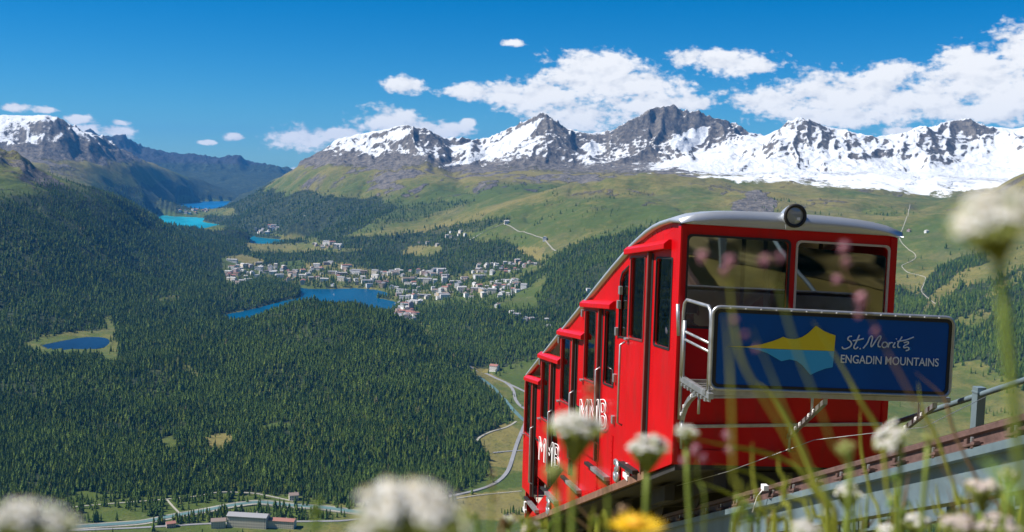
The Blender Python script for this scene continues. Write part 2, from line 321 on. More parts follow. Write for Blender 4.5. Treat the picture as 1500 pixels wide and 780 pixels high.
# keep each skyline where the peaks really stand: shift the columns back by what the relief added
RP_ = np.exp(LR)
for lo, hi, pa, pb in ((8600, 12600, 430, 1900), (9500, 14500, -400, 190), (17000, 23500, 90, 460)):
    m = (RR > lo) & (RR < hi) & (np.abs(AZ) < .6)
    s0 = np.where(m, Zb/RP_, -9).max(1); s1 = np.where(m, Z/RP_, -9).max(1); kx = np.where(m, Zb/RP_, -9).argmax(1); rc = RP_[np.arange(len(az)), kx]; zc = Zb[np.arange(len(az)), kx]
    pxc = PX[np.arange(len(az)), kx]; dz = np.where((pxc > pa) & (pxc < pb) & (s0 > -5), (s0-s1)*rc, 0)
    for _ in range(10): dz[1:-1] = .25*dz[:-2]+.5*dz[1:-1]+.25*dz[2:]
    wgt = np.clip((Zb-(-250))/np.maximum(zc[:, None]+250, 50), 0, 1)**1.5*m; Z = Z+.9*dz[:, None]*wgt*sstep(0, 500, RR-lo)
soft = (1-rocky)*sstep(1500, 2600, RR)*sstep(-690, -560, Z)
Z = Z+soft*(46*fbm(GX/520, GY/520, 5, 60)-55*(ridged(GX/1100+wx, GY/1100+wy, 4, 61)-.4)*sstep(-520, -350, Z)+11*fbm(GX/130, GY/130, 3, 70))+rocky*6*fbm(GX/90, GY/90, 3, 80)
Z = Z+sstep(3, 30, RR)*(1-sstep(900, 1500, RR))*(fbm(GX/9, GY/9, 4, 81)*.22+fbm(GX/60, GY/60, 4, 82)*np.clip(RR/60, 0, 4)*.6-.35)
fold = sstep(2320, 2600, RR)*sstep(4300, 3900, RR)*sstep(770, 700, PX)*inview
Z = Z+fold*(24*fbm(GX/330, GY/330, 4, 300)-26*(ridged(GX/620+wx*.5, GY/620, 3, 310)-.35))
for k, (zl, P) in LPOLY.items():
    lo, hi = P.min(0)-900, P.max(0)+900
    bb = (GX > lo[0]) & (GX < hi[0]) & (GY > lo[1]) & (GY < hi[1]) & inview
    x, y = GX[bb], GY[bb]; ins = inside([tuple(p) for p in P], x, y)
    d = np.full(x.shape, 1e9)
    for p in P[::2]: d = np.minimum(d, (x-p[0])**2+(y-p[1])**2)
    d = np.sqrt(d); z = Z[bb]
    shore = np.where(ins, zl-np.minimum(8, 1+d*.08), np.maximum(z, zl+np.minimum(d*.05, 6)))
    bl = np.where(ins, 1.0, 1-sstep(150, 600, d)); Z[bb] = shore*bl+z*(1-bl)
PX, PY = project(GX, GY, Z)
P0 = np.stack([GX, GY, Z], -1)
du = np.gradient(P0, axis=0); dv = np.gradient(P0, axis=1)
NRM = np.cross(du, dv); NRM /= np.linalg.norm(NRM, axis=-1, keepdims=True)+1e-12
NRM[NRM[..., 2] < 0] *= -1
nz1 = fbm(GX/260, GY/260, 4, 90); nz2 = fbm(GX/70, GY/70, 3, 95); nz3 = fbm(GX/900, GY/900, 3, 99)
FOREST = np.zeros_like(Z)
left = (PX < 520) & (RR < 8800)
# general treeline, then clearings
tl = -300+60*nz3+50*nz1
FOREST = sstep(40, -40, Z-tl)
tlA = -165+90*nz3+70*nz1
FOREST = np.where((PX < 390) & (RR < 8400), sstep(50, -50, Z-tlA), FOREST)
FOREST = np.where((RR > 9000) & (PX < 380), sstep(40, -40, Z-(-330+60*nz1)), FOREST)
jx = PX+5*nz1*8000/np.maximum(RR, 2000)+2.5*nz2; jy = PY+2.0*nz1*6000/np.maximum(RR, 2000)+1.2*nz2
def clear(poly, rmin=0, rmax=1e9, val=0.0):
    m = inside(poly, jx, jy) & (RR > rmin) & (RR < rmax) & inview; FOREST[m] = val
def wood(poly, rmin=0, rmax=1e9, val=1.0): clear(poly, rmin, rmax, val)
# alpine meadows east of the far mountain
clear([(500,347),(545,328),(585,306),(600,285),(640,240),(760,230),(1800,200),(1800,560),(1350,700),(1000,560),(1000,330),(930,340),(890,345),(840,360),(800,390),(765,372),(740,352),(700,356),(680,346),(620,342),(560,347)], 4300)
clear([(1300,500),(1800,520),(1800,760),(1100,760),(1100,600)], 2200)
wood([(540,330),(590,300),(700,292),(690,300),(640,318),(600,326)], 6000, 9500, .35)
wood([(620,340),(660,330),(740,318),(752,322),(700,340),(640,345)], 5500, 8000, .5)
wood([(690,375),(720,362),(755,360),(760,378),(735,388),(690,388)], 4300, 7000)
wood([(800,385),(840,362),(900,345),(965,330),(1050,335),(1050,520),(820,520),(795,480),(800,430),(770,425),(815,400)], 3500, 6200)
wood([(760,395),(800,392),(815,388),(815,402),(770,412)], 3500, 6200)
clear([(735,455),(745,430),(770,422),(800,400),(812,402),(792,428),(785,452)], 3500, 6200)
clear([(590,374),(600,361),(645,360),(650,366),(630,376)], 3500, 7500); clear([(735,402),(780,386),(800,392),(760,410)], 3500, 6500)
clear([(325,398),(320,376),(352,372),(385,380),(386,392),(350,402)], 4000, 7500); clear([(398,398),(410,384),(445,380),(450,392),(425,398)], 4000, 7000)
clear([(330,420),(330,392),(380,388),(450,384),(505,384),(545,395),(600,398),(650,404),(700,395),(760,395),(745,440),(735,452),(690,452),(655,445),(620,455),(595,475),(575,455),(575,430),(530,420),(438,421),(432,418),(380,410),(345,420)], 4300, 7000, .28)
wood([(330,432),(380,410),(432,413),(440,434),(390,446),(345,456),(300,465),(280,440)], 4000, 5600)
clear([(440,362),(500,362),(545,366),(500,370),(450,368)], 6500, 9000, .2); clear([(366,341),(450,345),(505,362),(460,362),(450,353)], 7000, 10000, .25)
clear([(212,309),(345,305),(345,316),(215,315)], 9000, 13500, .0); clear([(230,297),(285,297),(285,303),(240,303)], 12000, 15000, 0); clear([(290,330),(335,331),(330,338),(290,340)], 8000, 10500, 0)
clear([(362,351),(400,358),(460,356),(462,370),(366,372)], 6300, 8300, .03)
# clearings in the near woods
clear([(35,505),(60,494),(100,488),(145,484),(155,470),(168,470),(165,492),(172,512),(165,530),(150,532),(140,520),(60,520),(38,515)], 2800, 4400)
clear([(262,530),(275,534),(302,552),(298,558),(272,545)], 2600, 4000); clear([(296,642),(330,636),(348,640),(345,652),(328,668),(310,660)], 2200, 3200)
clear([(372,625),(400,617),(440,620),(420,627),(385,631)], 2200, 3200); clear([(232,645),(258,640),(258,662),(244,664)], 2200, 3200); clear([(270,672),(290,680),(300,700),(285,704),(275,690)], 2000, 3000, .3)
clear([(150,462),(165,460),(160,470),(150,472)], 2800, 5000); clear([(228,436),(260,432),(262,440),(232,442)], 3000, 6000, .1); clear([(375,575),(412,572),(410,585),(385,588)], 2400, 3500, .2)
clear([(0,724),(90,727),(100,715),(190,724),(330,722),(420,724),(500,738),(560,735),(620,738),(690,712),(720,690),(700,660),(695,640),(735,625),(752,615),(720,585),(690,545),(690,535),(740,545),(770,530),(1100,530),(1100,800),(-300,800),(-300,722)], 1500, 4200, .0)
for poly, v in (([(190,738),(300,742),(430,728),(520,742),(560,752),(500,762),(300,766),(210,770)], .13), ([(-50,726),(90,730),(190,727),(330,725),(330,733),(190,740),(60,752),(-50,760)], .22), ([(560,742),(640,736),(700,716),(716,704),(690,726),(640,742)], .2), ([(700,560),(720,575),(745,600),(750,612),(730,600)], .35), ([(-50,760),(120,758),(200,768),(80,776),(-50,776)], .15)): wood(poly, 1800, 4200, v)
wood([(650,470),(735,470),(800,480),(810,510),(760,540),(735,548),(690,533),(640,500),(625,475)], 3400, 4700)
clear([(725,548),(770,530),(800,520),(800,580),(770,575)], 3000, 4300)
clear([(610,480),(625,470),(640,490),(630,495)], 3400, 4700, .15)
# woods right of the car
wood([(1300,412),(1345,432),(1362,402),(1385,385),(1420,372),(1440,372),(1445,384),(1405,400),(1420,420),(1470,405),(1520,385),(1620,370),(1620,600),(1500,560),(1470,552),(1440,530),(1400,532),(1360,520),(1300,505)], 3000, 5800, .92)
clear([(1355,440),(1410,400),(1425,406),(1390,440),(1360,462)], 3000, 5800, .15); clear([(1400,470),(1440,455),(1460,460),(1420,485)], 3000, 5000, .15); clear([(1440,430),(1500,395),(1500,408),(1450,440)], 3000, 5000, .2)
FOREST *= sstep(1750, 1900, RR)
FOREST = np.clip(FOREST, 0, 1)
for k, (zl, P) in LPOLY.items():
    lo, hi = P.min(0)-60, P.max(0)+60; bb = (GX > lo[0]) & (GX < hi[0]) & (GY > lo[1]) & (GY < hi[1])
    ins = inside([tuple(p) for p in P], GX[bb], GY[bb]); f = FOREST[bb]; f[ins] = 0; FOREST[bb] = f
# snow potential (1 = full cover, the shader breaks it up by slope and relief)
line_z = np.where(PX > 930, np.interp(PX, [930, 1000, 1100, 1200, 1350, 1420, 1500], [-10, -70, -75, -90, -150, -110, -60]), np.interp(PX, [0, 180, 200, 480, 640, 700, 800, 860, 930], [60, 60, 300, 60, -10, 5, 0, -10, -10]))
SNOW = np.clip((Z-line_z-80*nz1-55*nz2)/170+.35, 0, 1)*sstep(7100, 7700, RR)*(RR < 16000)
reg_b = np.interp(PX, [0, 190, 200, 470, 480, 560, 620, 660, 720, 780, 850, 870, 990, 1010, 1090, 1110, 1200, 1300, 1500], [-.02, -.05, .1, .1, .1, .05, -.12, 0, .1, -.15, -.15, -.22, -.22, -.12, -.15, .12, .1, .12, .12]); SNOW = np.where((SNOW > .02) & (RR > 8000), np.maximum(SNOW+reg_b-.12-.12*sstep(120, 380, Z), .03), SNOW)
for poly in ([(1028,184),(1036,186),(1030,205),(1005,226),(982,212),(990,198)], [(1098,206),(1062,218),(1020,232),(1005,250),(1060,252),(1085,230)], [(760,190),(800,170),(780,195),(740,225),(690,238),(640,246),(700,228)], [(870,232),(850,215),(868,205),(880,215)], [(600,190),(575,192),(560,205),(590,205)]):
    m = inside(poly, jx, jy) & (RR > 8000) & (RR < 12500); SNOW[m] = 1.7
bw = (RR > 7600) & (RR < 9900) & (PX > 930); SNOW[bw] = SNOW[bw]+(.24*sstep(.36, .2, gs)*sstep(0, 110, Z-line_z+70*nz1+35*nz2))[bw]
far = (RR > 15500); SNOW[far] = np.clip((Z[far]-60)/300, 0, .22)
ROCK = np.clip(np.maximum(rocky*.9, .85*sstep(-330, -130, Z)*sstep(7500, 8100, RR)*sstep(420, 470, PX)*sstep(960, 920, PX)*(.5+.9*nz1+.5*nz2))+.5*sstep(.15, .45, nz1+.6*nz2)*sstep(-420, -150, Z)*(RR > 4000), 0, 1)
ROCK = np.where((np.abs(AZ) > 1.2) & (RR < 2500) & (RR > 6), .55, ROCK)
ROCK = np.maximum(ROCK, np.where(inside([(1070,305),(1095,285),(1110,278),(1140,296),(1130,318),(1080,322)], jx, jy) & (RR < 7500) & (RR > 5000), .95, 0))
ROCK = np.maximum(ROCK, np.where(inside([(25,236),(80,262),(120,285),(150,305),(125,312),(95,285),(60,270),(30,250)], jx, jy) & (RR < 7000) & inview, .9, 0))
ROCK = np.where((PX < 170) & (RR < 6800) & (RR > 3500) & (Z > -190) & inview, np.maximum(ROCK, np.clip(.35+.7*nz1+.6*nz2, 0, .8)), ROCK)
ROCK = np.maximum(ROCK, np.where(inside([(810,405),(830,396),(842,397),(836,408),(812,412)], jx, jy) & (RR < 6500) & (RR > 3000), .95, 0))
# dryness of the grass: pale hay on the valley floor and round the town, brown high up; zero also picks the shade-darkened far rock
DRY = np.clip(.45+.5*nz3+.35*nz1+.35*sstep(-250, 0, Z), 0, 1)
for poly in ([(640,590),(720,600),(775,640),(770,690),(700,680)], [(640,725),(760,720),(770,760),(650,760)], [(296,642),(330,636),(348,640),(345,652),(328,668),(310,660)], [(325,376),(352,372),(385,380),(386,392)], [(700,355),(800,365),(790,382),(740,372)]):
    m = inside(poly, jx, jy) & (RR < 7500) & inview; DRY[m] = np.clip(DRY[m]+.5, 0, 1)
for poly in ([(725,548),(770,530),(800,520),(800,580),(770,575)], [(640,722),(690,705),(770,690),(770,712),(700,722)], [(398,398),(410,384),(445,380),(450,392)]):
    m = inside(poly, jx, jy) & (RR < 7500) & inview; DRY[m] = .02

DRY[RR > 15500] = 0; FOREST[(RR > 15800)] = sstep(-60, -200, Z[RR > 15800])  # far range: zero dryness switches its rock to the shade-darkened colour
def terrain_material():
    m = bpy.data.materials.new('terrain'); m.use_nodes = True; nt = m.node_tree; N = nt.nodes; L = nt.links
    b = N['Principled BSDF']; b.inputs['Roughness'].default_value = .9; b.inputs['Specular IOR Level'].default_value = .2
    at = N.new('ShaderNodeAttribute'); at.attribute_name = 'cover'; sp = N.new('ShaderNodeSeparateColor'); L.new(at.outputs['Color'], sp.inputs[0])
    forest, snow, rock, dry = sp.outputs[0], sp.outputs[1], sp.outputs[2], at.outputs['Alpha']
    geo = N.new('ShaderNodeNewGeometry'); sn = N.new('ShaderNodeSeparateXYZ'); L.new(geo.outputs['Normal'], sn.inputs[0])
    tc = N.new('ShaderNodeTexCoord')
    def noise(scale, det=5, rough=.6, stretch=(1, 1, 1)):
        mp = N.new('ShaderNodeMapping'); mp.inputs['Scale'].default_value = stretch; L.new(tc.outputs['Object'], mp.inputs[0])
        n = N.new('ShaderNodeTexNoise'); n.inputs['Scale'].default_value = scale; n.inputs['Detail'].default_value = det; n.inputs['Roughness'].default_value = rough; L.new(mp.outputs[0], n.inputs['Vector']); return n.outputs['Fac']
    def mth(op, a, b_=None, c=None, clamp=False):
        n = N.new('ShaderNodeMath'); n.operation = op; n.use_clamp = clamp
        for i, v in enumerate((a, b_, c)):
            if v is None: continue
            if isinstance(v, (int, float)): n.inputs[i].default_value = v
            else: L.new(v, n.inputs[i])
        return n.outputs[0]
    def ss(a, bb, x):
        n = N.new('ShaderNodeMapRange'); n.interpolation_type = 'SMOOTHSTEP'; n.inputs[1].default_value = a; n.inputs[2].default_value = bb; L.new(x, n.inputs[0]); return n.outputs[0]
    def mix(f, c1, c2):
        n = N.new('ShaderNodeMixRGB')
        if isinstance(f, (int, float)): n.inputs[0].default_value = f
        else: L.new(f, n.inputs[0])
        for i, c in ((1, c1), (2, c2)):
            if isinstance(c, tuple): n.inputs[i].default_value = c+(1,)
            else: L.new(c, n.inputs[i])
        return n.outputs[0]
    nA = noise(.004, 6, .6); nB = noise(.022, 6, .65); nC = noise(.09, 4, .6); nS = noise(.03, 7, .7, (1, 1, .22))
    grass = mix(ss(.2, .9, mth('ADD', dry, mth('MULTIPLY_ADD', nB, 1.1, -.55))), (.062, .092, .012), (.19, .16, .045))
    grass = mix(mth('MULTIPLY', ss(.5, .72, nA), .5), grass, (.12, .11, .05))
    grass = mix(mth('MULTIPLY', ss(.52, .70, nC), .5), grass, (.034, .05, .014)); grass = mix(mth('MULTIPLY', ss(.60, .72, nS), .45), grass, (.24, .21, .15))
    rockc = mix(ss(.3, .7, nB), (.068, .063, .062), (.21, .185, .155))
    rockc = mix(mth('MULTIPLY', ss(.5, .7, nS), .6), rockc, (.30, .26, .215))
    rockc = mix(ss(.0, .8, dry), mix(.85, rockc, (.010, .014, .02)), rockc)  # dark far rock; the range's shade is also put into this near-black blue
    rk = ss(.42, .62, mth('ADD', rock, mth('MULTIPLY_ADD', nB, .9, -.45)))
    steep = ss(.86, .66, sn.outputs[2]); rk = mth('MAXIMUM', rk, mth('MULTIPLY', steep, ss(.2, .6, rock)))
    col = mix(rk, grass, rockc)
    col = mix(ss(.25, .6, mth('ADD', forest, mth('MULTIPLY_ADD', nC, .3, -.15))), col, mix(ss(.45, .7, nB), (.018, .03, .01), (.06, .075, .022)))
    # snow lies on gentle ground, more on left-facing slopes; steep faces show rock
    sl = mth('MULTIPLY_ADD', sn.outputs[2], 3.0, -2.35)
    sa = mth('ADD', mth('ADD', mth('MULTIPLY_ADD', sn.outputs[0], -.42, mth('MULTIPLY', snow, 1.15)), sl), mth('ADD', mth('ADD', mth('MULTIPLY_ADD', nB, .4, -.2), mth('MULTIPLY_ADD', nC, .6, -.3)), mth('MULTIPLY_ADD', nS, 1.0, -.5)))
    sf = mth('MULTIPLY', ss(1.02, 1.22, sa), ss(.02, .2, snow))
    col = mix(sf, col, (.76, .785, .82))
    L.new(col, b.inputs['Base Color'])
    nD = noise(.9, 5, .7); col = mix(mth('MULTIPLY', ss(.45, .7, nD), .45), col, mix(.6, col, (.03, .028, .02)))
    L.new(col, b.inputs['Base Color'])
    bh = mth('ADD', mth('MULTIPLY', nB, 30.0), mth('MULTIPLY', nC, 8.0)); bh = mth('MULTIPLY', bh, mth('MULTIPLY_ADD', rk, .75, .25))
    bp = N.new('ShaderNodeBump'); bp.inputs['Strength'].default_value = .9; bp.inputs['Distance'].default_value = 1.0; L.new(bh, bp.inputs['Height']); L.new(bp.outputs[0], b.inputs['Normal'])
    return m
M_TER = terrain_material()
NA, NR = Z.shape
VID = np.arange(NA*NR).reshape(NA, NR)
quads = np.stack([VID[:-1, :-1], VID[1:, :-1], VID[1:, 1:], VID[:-1, 1:]], -1).reshape(-1, 4)
def fc(A): return .25*(A[:-1, :-1]+A[1:, :-1]+A[1:, 1:]+A[:-1, 1:]).reshape(-1)
fr, fx, fz = fc(RR), fc(PX), fc(Z); fa = fc(AZ)
# pieces of the setting
reg = np.full(len(fr), 2)                                   # valley floor, town slopes
reg[(fr < 1500) | (np.abs(fa) > .6)] = 0                    # mountainside under the camera
reg[(reg == 2) & (fr < np.interp(fx, [0, 420, 600, 750], [4000, 4300, 4000, 3000])) & (fx < 752) & (fr > 2230) & (fz > -683)] = 1   # wooded hill
reg[(reg == 2) & (fx < 385) & (fr > 3600) & (fr < 8500) & (fz > -618)] = 3
reg[(fr > 8500) & (fx < 330+20*(fr > 9800)) & (fr < 15500) & (np.abs(fa) < .6)] = 4
reg[(fr >= 15000) & (fx < 460) & (np.abs(fa) < .6)] = 5
reg[(fr > 7600) & (reg == 2) & (fz > -560)] = 6
reg[(fr >= 11800) & (reg == 2)] = 6
reg[(fx > 740) & (fr > 3200) & (reg == 2) & (fz > -600)] = 7
RN = ['hillside_ground', 'wooded_hill', 'valley_ground', 'wooded_mountain_slope', 'snowy_mountain_terrain', 'far_mountain_terrain', 'snow_mountain_range_terrain', 'alpine_meadow_slope']
RL = ['steep grassy hillside below the funicular track', 'rounded hill covered in dark conifer forest in front of the blue lake', 'green valley ground with fields, clearings and the lakeside town', 'dark wooded mountain slope falling towards the small pond', 'grey mountain with a snowy summit above the turquoise lake', 'hazy blue mountain ridge at the head of the valley', 'long range of rocky snow covered peaks', 'green alpine meadow slope with footpaths below the snowy range']
flatP = P0.reshape(-1, 3); flatN = NRM.reshape(-1, 3)
cov = np.stack([FOREST, SNOW, ROCK, DRY], -1).reshape(-1, 4).astype(np.float32)
for i, nm in enumerate(RN):
    q = quads[reg == i]
    if not len(q): continue
    ids, inv = np.unique(q, return_inverse=True); inv = inv.reshape(-1)
    me = bpy.data.meshes.new(nm); me.vertices.add(len(ids)); me.vertices.foreach_set('co', flatP[ids].astype(np.float32).ravel())
    me.loops.add(len(inv)); me.loops.foreach_set('vertex_index', inv.astype(np.int32)); me.polygons.add(len(q)); me.polygons.foreach_set('loop_start', np.arange(0, len(inv), 4, dtype=np.int32))
    me.update(calc_edges=True); me.polygons.foreach_set('use_smooth', np.ones(len(q), bool))
    a = me.attributes.new('cover', 'FLOAT_COLOR', 'POINT'); a.data.foreach_set('color', cov[ids].ravel())
    me.normals_split_custom_set_from_vertices(flatN[ids].astype(np.float32))
    me.materials.append(M_TER); o = bpy.data.objects.new(nm, me); C.objects.link(o); tag(o, RL[i], kind='structure')
# terrain height lookup
def col_interp(a, r, A=None):
    A = Z if A is None else A
    i = np.clip(np.searchsorted(az, a)-1, 0, NA-2); j = np.clip(np.searchsorted(lr, np.log(r))-1, 0, NR-2)
    u = (a-az[i])/(az[i+1]-az[i]); v = np.clip((np.log(r)-lr[j])/(lr[j+1]-lr[j]), 0, 1)
    return (A[i, j]*(1-u)+A[i+1, j]*u)*(1-v)+(A[i, j+1]*(1-u)+A[i+1, j+1]*u)*v
def ground(x, y):
    return col_interp(np.arctan2(x, y), np.hypot(x, y))
def hit(px, py, rmin=1500.0):          # first terrain point seen at a photo pixel
    d = ray(px, py); a = math.atan2(d[0], d[1]); sl = d[2]/math.hypot(d[0], d[1])
    rs = np.exp(lr[lr > math.log(rmin)]); zz = col_interp(np.full(len(rs), a), rs)
    k = np.nonzero(zz/rs >= sl)[0]
    if not len(k): return None
    k = k[0]
    if k == 0: r = rs[0]
    else:
        e0 = zz[k-1]-sl*rs[k-1]; e1 = zz[k]-sl*rs[k]; r = rs[k-1]+(rs[k]-rs[k-1])*(-e0)/(e1-e0+1e-9)
    return np.array([math.sin(a)*r, math.cos(a)*r, float(col_interp(np.array([a]), np.array([r]))[0])])
# ------------------------------------------------------------------ lakes
def water(name, deep):
    m = bpy.data.materials.new(name); m.use_nodes = True; nt = m.node_tree; b = nt.nodes['Principled BSDF']; b.inputs['Base Color'].default_value = deep+(1,); b.inputs['Roughness'].default_value = .3; b.inputs['IOR'].default_value = 1.33; b.inputs['Specular IOR Level'].default_value = .06
    n = nt.nodes.new('ShaderNodeTexNoise'); n.inputs['Scale'].default_value = .05; n.inputs['Detail'].default_value = 5; tc = nt.nodes.new('ShaderNodeTexCoord'); nt.links.new(tc.outputs['Object'], n.inputs['Vector'])
    mp = nt.nodes.new('ShaderNodeMapping'); mp.inputs['Scale'].default_value = (1, .25, 1); mp.inputs['Rotation'].default_value = (0, 0, .5); nt.links.new(tc.outputs['Object'], mp.inputs[0]); n2 = nt.nodes.new('ShaderNodeTexNoise'); n2.inputs['Scale'].default_value = .006; n2.inputs['Detail'].default_value = 7; nt.links.new(mp.outputs[0], n2.inputs['Vector'])
    mr = nt.nodes.new('ShaderNodeMapRange'); mr.inputs[1].default_value = .35; mr.inputs[2].default_value = .65; nt.links.new(n2.outputs['Fac'], mr.inputs[0]); mx = nt.nodes.new('ShaderNodeMixRGB'); nt.links.new(mr.outputs[0], mx.inputs[0]); mx.inputs[1].default_value = tuple(c*.8 for c in deep)+(1,); mx.inputs[2].default_value = tuple(c*1.3 for c in deep)+(1,); nt.links.new(mx.outputs[0], b.inputs['Base Color'])
    bp = nt.nodes.new('ShaderNodeBump'); bp.inputs['Strength'].default_value = .35; bp.inputs['Distance'].default_value = 1.5; nt.links.new(n.outputs['Fac'], bp.inputs['Height']); nt.links.new(bp.outputs[0], b.inputs['Normal'])
    return m
WCOL = {'lake_town': (.0, .06, .13), 'lake_narrow': (.003, .13, .20), 'lake_turquoise': (.01, .26, .34), 'lake_far': (.005, .1, .25), 'lake_pond': (.006, .03, .075)}
WLAB = {'lake_town': 'deep blue lake in front of the town', 'lake_narrow': 'narrow blue lake behind the wooded hump beyond the town', 'lake_turquoise': 'bright turquoise lake further up the valley', 'lake_far': 'farthest pale blue lake at the foot of the blue mountains', 'lake_pond': 'small dark blue pond in a clearing of the forest'}
for k, (zl, P) in LPOLY.items():
    o = mesh_obj('lake', [(p[0], p[1], zl) for p in P], [list(range(len(P)))], water('water_'+k, WCOL[k]))
    if o.data.polygons[0].normal.z < 0: o.data.flip_normals()
    tag(o, WLAB[k], kind='structure')
# ------------------------------------------------------------------ haze
def haze():
    x0, x1, y0, y1, z0, z1 = -17000, 17000, -4000, 27000, -705, float(Z.max())+60
    v = [(x, y, z) for z in (z0, z1) for y in (y0, y1) for x in (x0, x1)]
    o = mesh_obj('haze', v, [(0, 2, 3, 1), (4, 5, 7, 6), (0, 1, 5, 4), (2, 6, 7, 3), (0, 4, 6, 2), (1, 3, 7, 5)], [])
    m = bpy.data.materials.new('haze'); m.use_nodes = True; N = m.node_tree.nodes; N.clear(); out = N.new('ShaderNodeOutputMaterial'); p = N.new('ShaderNodeVolumePrincipled')
    p.inputs['Color'].default_value = HAZE_COL; p.inputs['Density'].default_value = HAZE_DENS; p.inputs['Anisotropy'].default_value = 0.0
    m.node_tree.links.new(p.outputs[0], out.inputs['Volume']); o.data.materials.append(m); tag(o, 'thin blue air over the whole valley', kind='stuff')
HAZE_DENS = 2.1e-5; HAZE_COL = (.09, .42, 1.0, 1)
haze()
# ------------------------------------------------------------------ conifers
def foliage_material(name, c1, c2, c3):
    m = bpy.data.materials.new(name); m.use_nodes = True; nt = m.node_tree; N = nt.nodes; L = nt.links; b = N['Principled BSDF']
    b.inputs['Roughness'].default_value = .75; b.inputs['Specular IOR Level'].default_value = .15
    oi = N.new('ShaderNodeObjectInfo'); cr = N.new('ShaderNodeValToRGB'); L.new(oi.outputs['Random'], cr.inputs[0])
    e = cr.color_ramp.elements; e[0].color = c1+(1,); e[1].color = (.13, .115, .05, 1); k = e.new(.5); k.color = c2+(1,); k = e.new(.86); k.color = c3+(1,); k = e.new(.97); k.color = c3+(1,)
    # stands of lighter larch among the spruce
    no = N.new('ShaderNodeTexNoise'); no.inputs['Scale'].default_value = .0055; no.inputs['Detail'].default_value = 4; L.new(oi.outputs['Location'], no.inputs['Vector'])
    mr = N.new('ShaderNodeMapRange'); L.new(no.outputs['Fac'], mr.inputs[0]); mr.inputs[1].default_value = .42; mr.inputs[2].default_value = .62; mr.inputs[3].default_value = 0; mr.inputs[4].default_value = .8
    mx = N.new('ShaderNodeMixRGB'); L.new(mr.outputs[0], mx.inputs[0]); L.new(cr.outputs[0], mx.inputs[1]); mx.inputs[2].default_value = (.095, .15, .02, 1)
    L.new(mx.outputs[0], b.inputs['Base Color'])
    return m
M_FOL = foliage_material('conifer_needles', (.018, .046, .008), (.042, .09, .011), (.125, .165, .02))
M_BARK = material('bark', (.09, .065, .045), .9)
def conifer(name, seed, wid, layers, sides, droop, blunt=0.0, trunk=True):
    R = random.Random(seed); v = []; f = []; mi = []
    n = sides
    for k in range(layers):
        t = k/layers; z0 = .10+.80*t; z1 = min(1.0, z0+.26*(1-.45*t)+.03)
        rr = wid*((1-t)**(1-blunt*.5))*(1 if k else .85)
        b = len(v); v.append((R.uniform(-.02, .02), R.uniform(-.02, .02), z1))
        a0 = R.uniform(0, 6.28)
        for i in range(n):
            a = a0+6.283*i/n; q = rr*(1.0 if i % 2 == 0 else .62)*R.uniform(.75, 1.15)
            v.append((q*math.cos(a), q*math.sin(a), z0-droop*q+R.uniform(-.02, .02)))
        for i in range(n): f.append((b, b+1+i, b+1+(i+1) % n)); mi.append(0)
    me = bpy.data.meshes.new(name)
    if trunk:
        b = len(v)
        for z, q in ((0-.04, .022), (.5, .01)):
            for i in range(4): v.append((q*math.cos(1.57*i), q*math.sin(1.57*i), z))
        for i in range(4): f.append((b+i, b+(i+1) % 4, b+4+(i+1) % 4, b+4+i)); mi.append(1)
    me.from_pydata(v, [], f); me.materials.append(M_FOL); me.materials.append(M_BARK); me.polygons.foreach_set('material_index', mi); me.update()
    return me
KINDS = [(.17, 7, 10, .25, 0), (.20, 6, 10, .35, 0), (.25, 6, 12, .15, .8), (.13, 8, 8, .3, 0), (.23, 5, 10, .2, .5)]
tree_col = bpy.data.collections.new('forest_tree_kinds')
for i, (w, l, s, d, bl) in enumerate(KINDS):
    o = bpy.data.objects.new('conifer_kind_%d' % i, conifer('conifer_shape', 30+i, w, l, s, d, bl)); tree_col.objects.link(o)
# forest points: spacing grows with distance
SP = .00205
ga = np.arange(-.50, .50, SP); gl = np.arange(math.log(1850), math.log(12500), SP*1.08)
TA, TL = np.meshgrid(ga, gl, indexing='ij'); TA = (TA+rng.uniform(-.6, .6, TA.shape)*SP).ravel(); TL = (TL+rng.uniform(-.6, .6, TL.shape)*SP).ravel()
TR = np.exp(TL)
dens = col_interp(TA, TR, FOREST)
stand = fbm(TR*np.sin(TA)/160, TR*np.cos(TA)/160, 4, 200)      # thin and dense stands
ok = rng.random(len(TA)) < np.clip(dens*(.80+.8*stand), 0, 1)
# stray trees on the meadows near the woods
soft_edge = col_interp(TA+.003*rng.standard_normal(len(TA)), TR*(1+.01*rng.standard_normal(len(TA))), FOREST)
ok |= (rng.random(len(TA)) < soft_edge*.3) & (dens < .5)
shrub = fbm(TR*np.sin(TA)/240+5, TR*np.cos(TA)/240, 4, 230); zt_ = col_interp(TA, TR); ok |= (rng.random(len(TA)) < .10*sstep(.18, .5, shrub)) & (zt_ < -140) & (zt_ > -560) & (TR > 4200) & (TR < 8800)
# what no viewpoint near here can see is left out
runmax = np.maximum.accumulate(Z/np.exp(LR), axis=1)
TZ = col_interp(TA, TR); vis = (TZ+30)/TR > col_interp(TA, TR, runmax)-.0015
inlake = np.zeros(len(TA), bool)
for k, (zl, P) in LPOLY.items(): inlake |= inside([tuple(p) for p in P], TR*np.sin(TA), TR*np.cos(TA))
ok &= vis & ~inlake
TA, TR, TZ = TA[ok], TR[ok], TZ[ok]; TX, TY = TR*np.sin(TA), TR*np.cos(TA)
hgt = np.clip(rng.normal(17, 5.2, len(TA)), 6, 31)*np.interp(TR, [2000, 4000, 9000], [.95, 1.05, 1.25])*np.interp(TZ, [-400, -200], [1, .75])

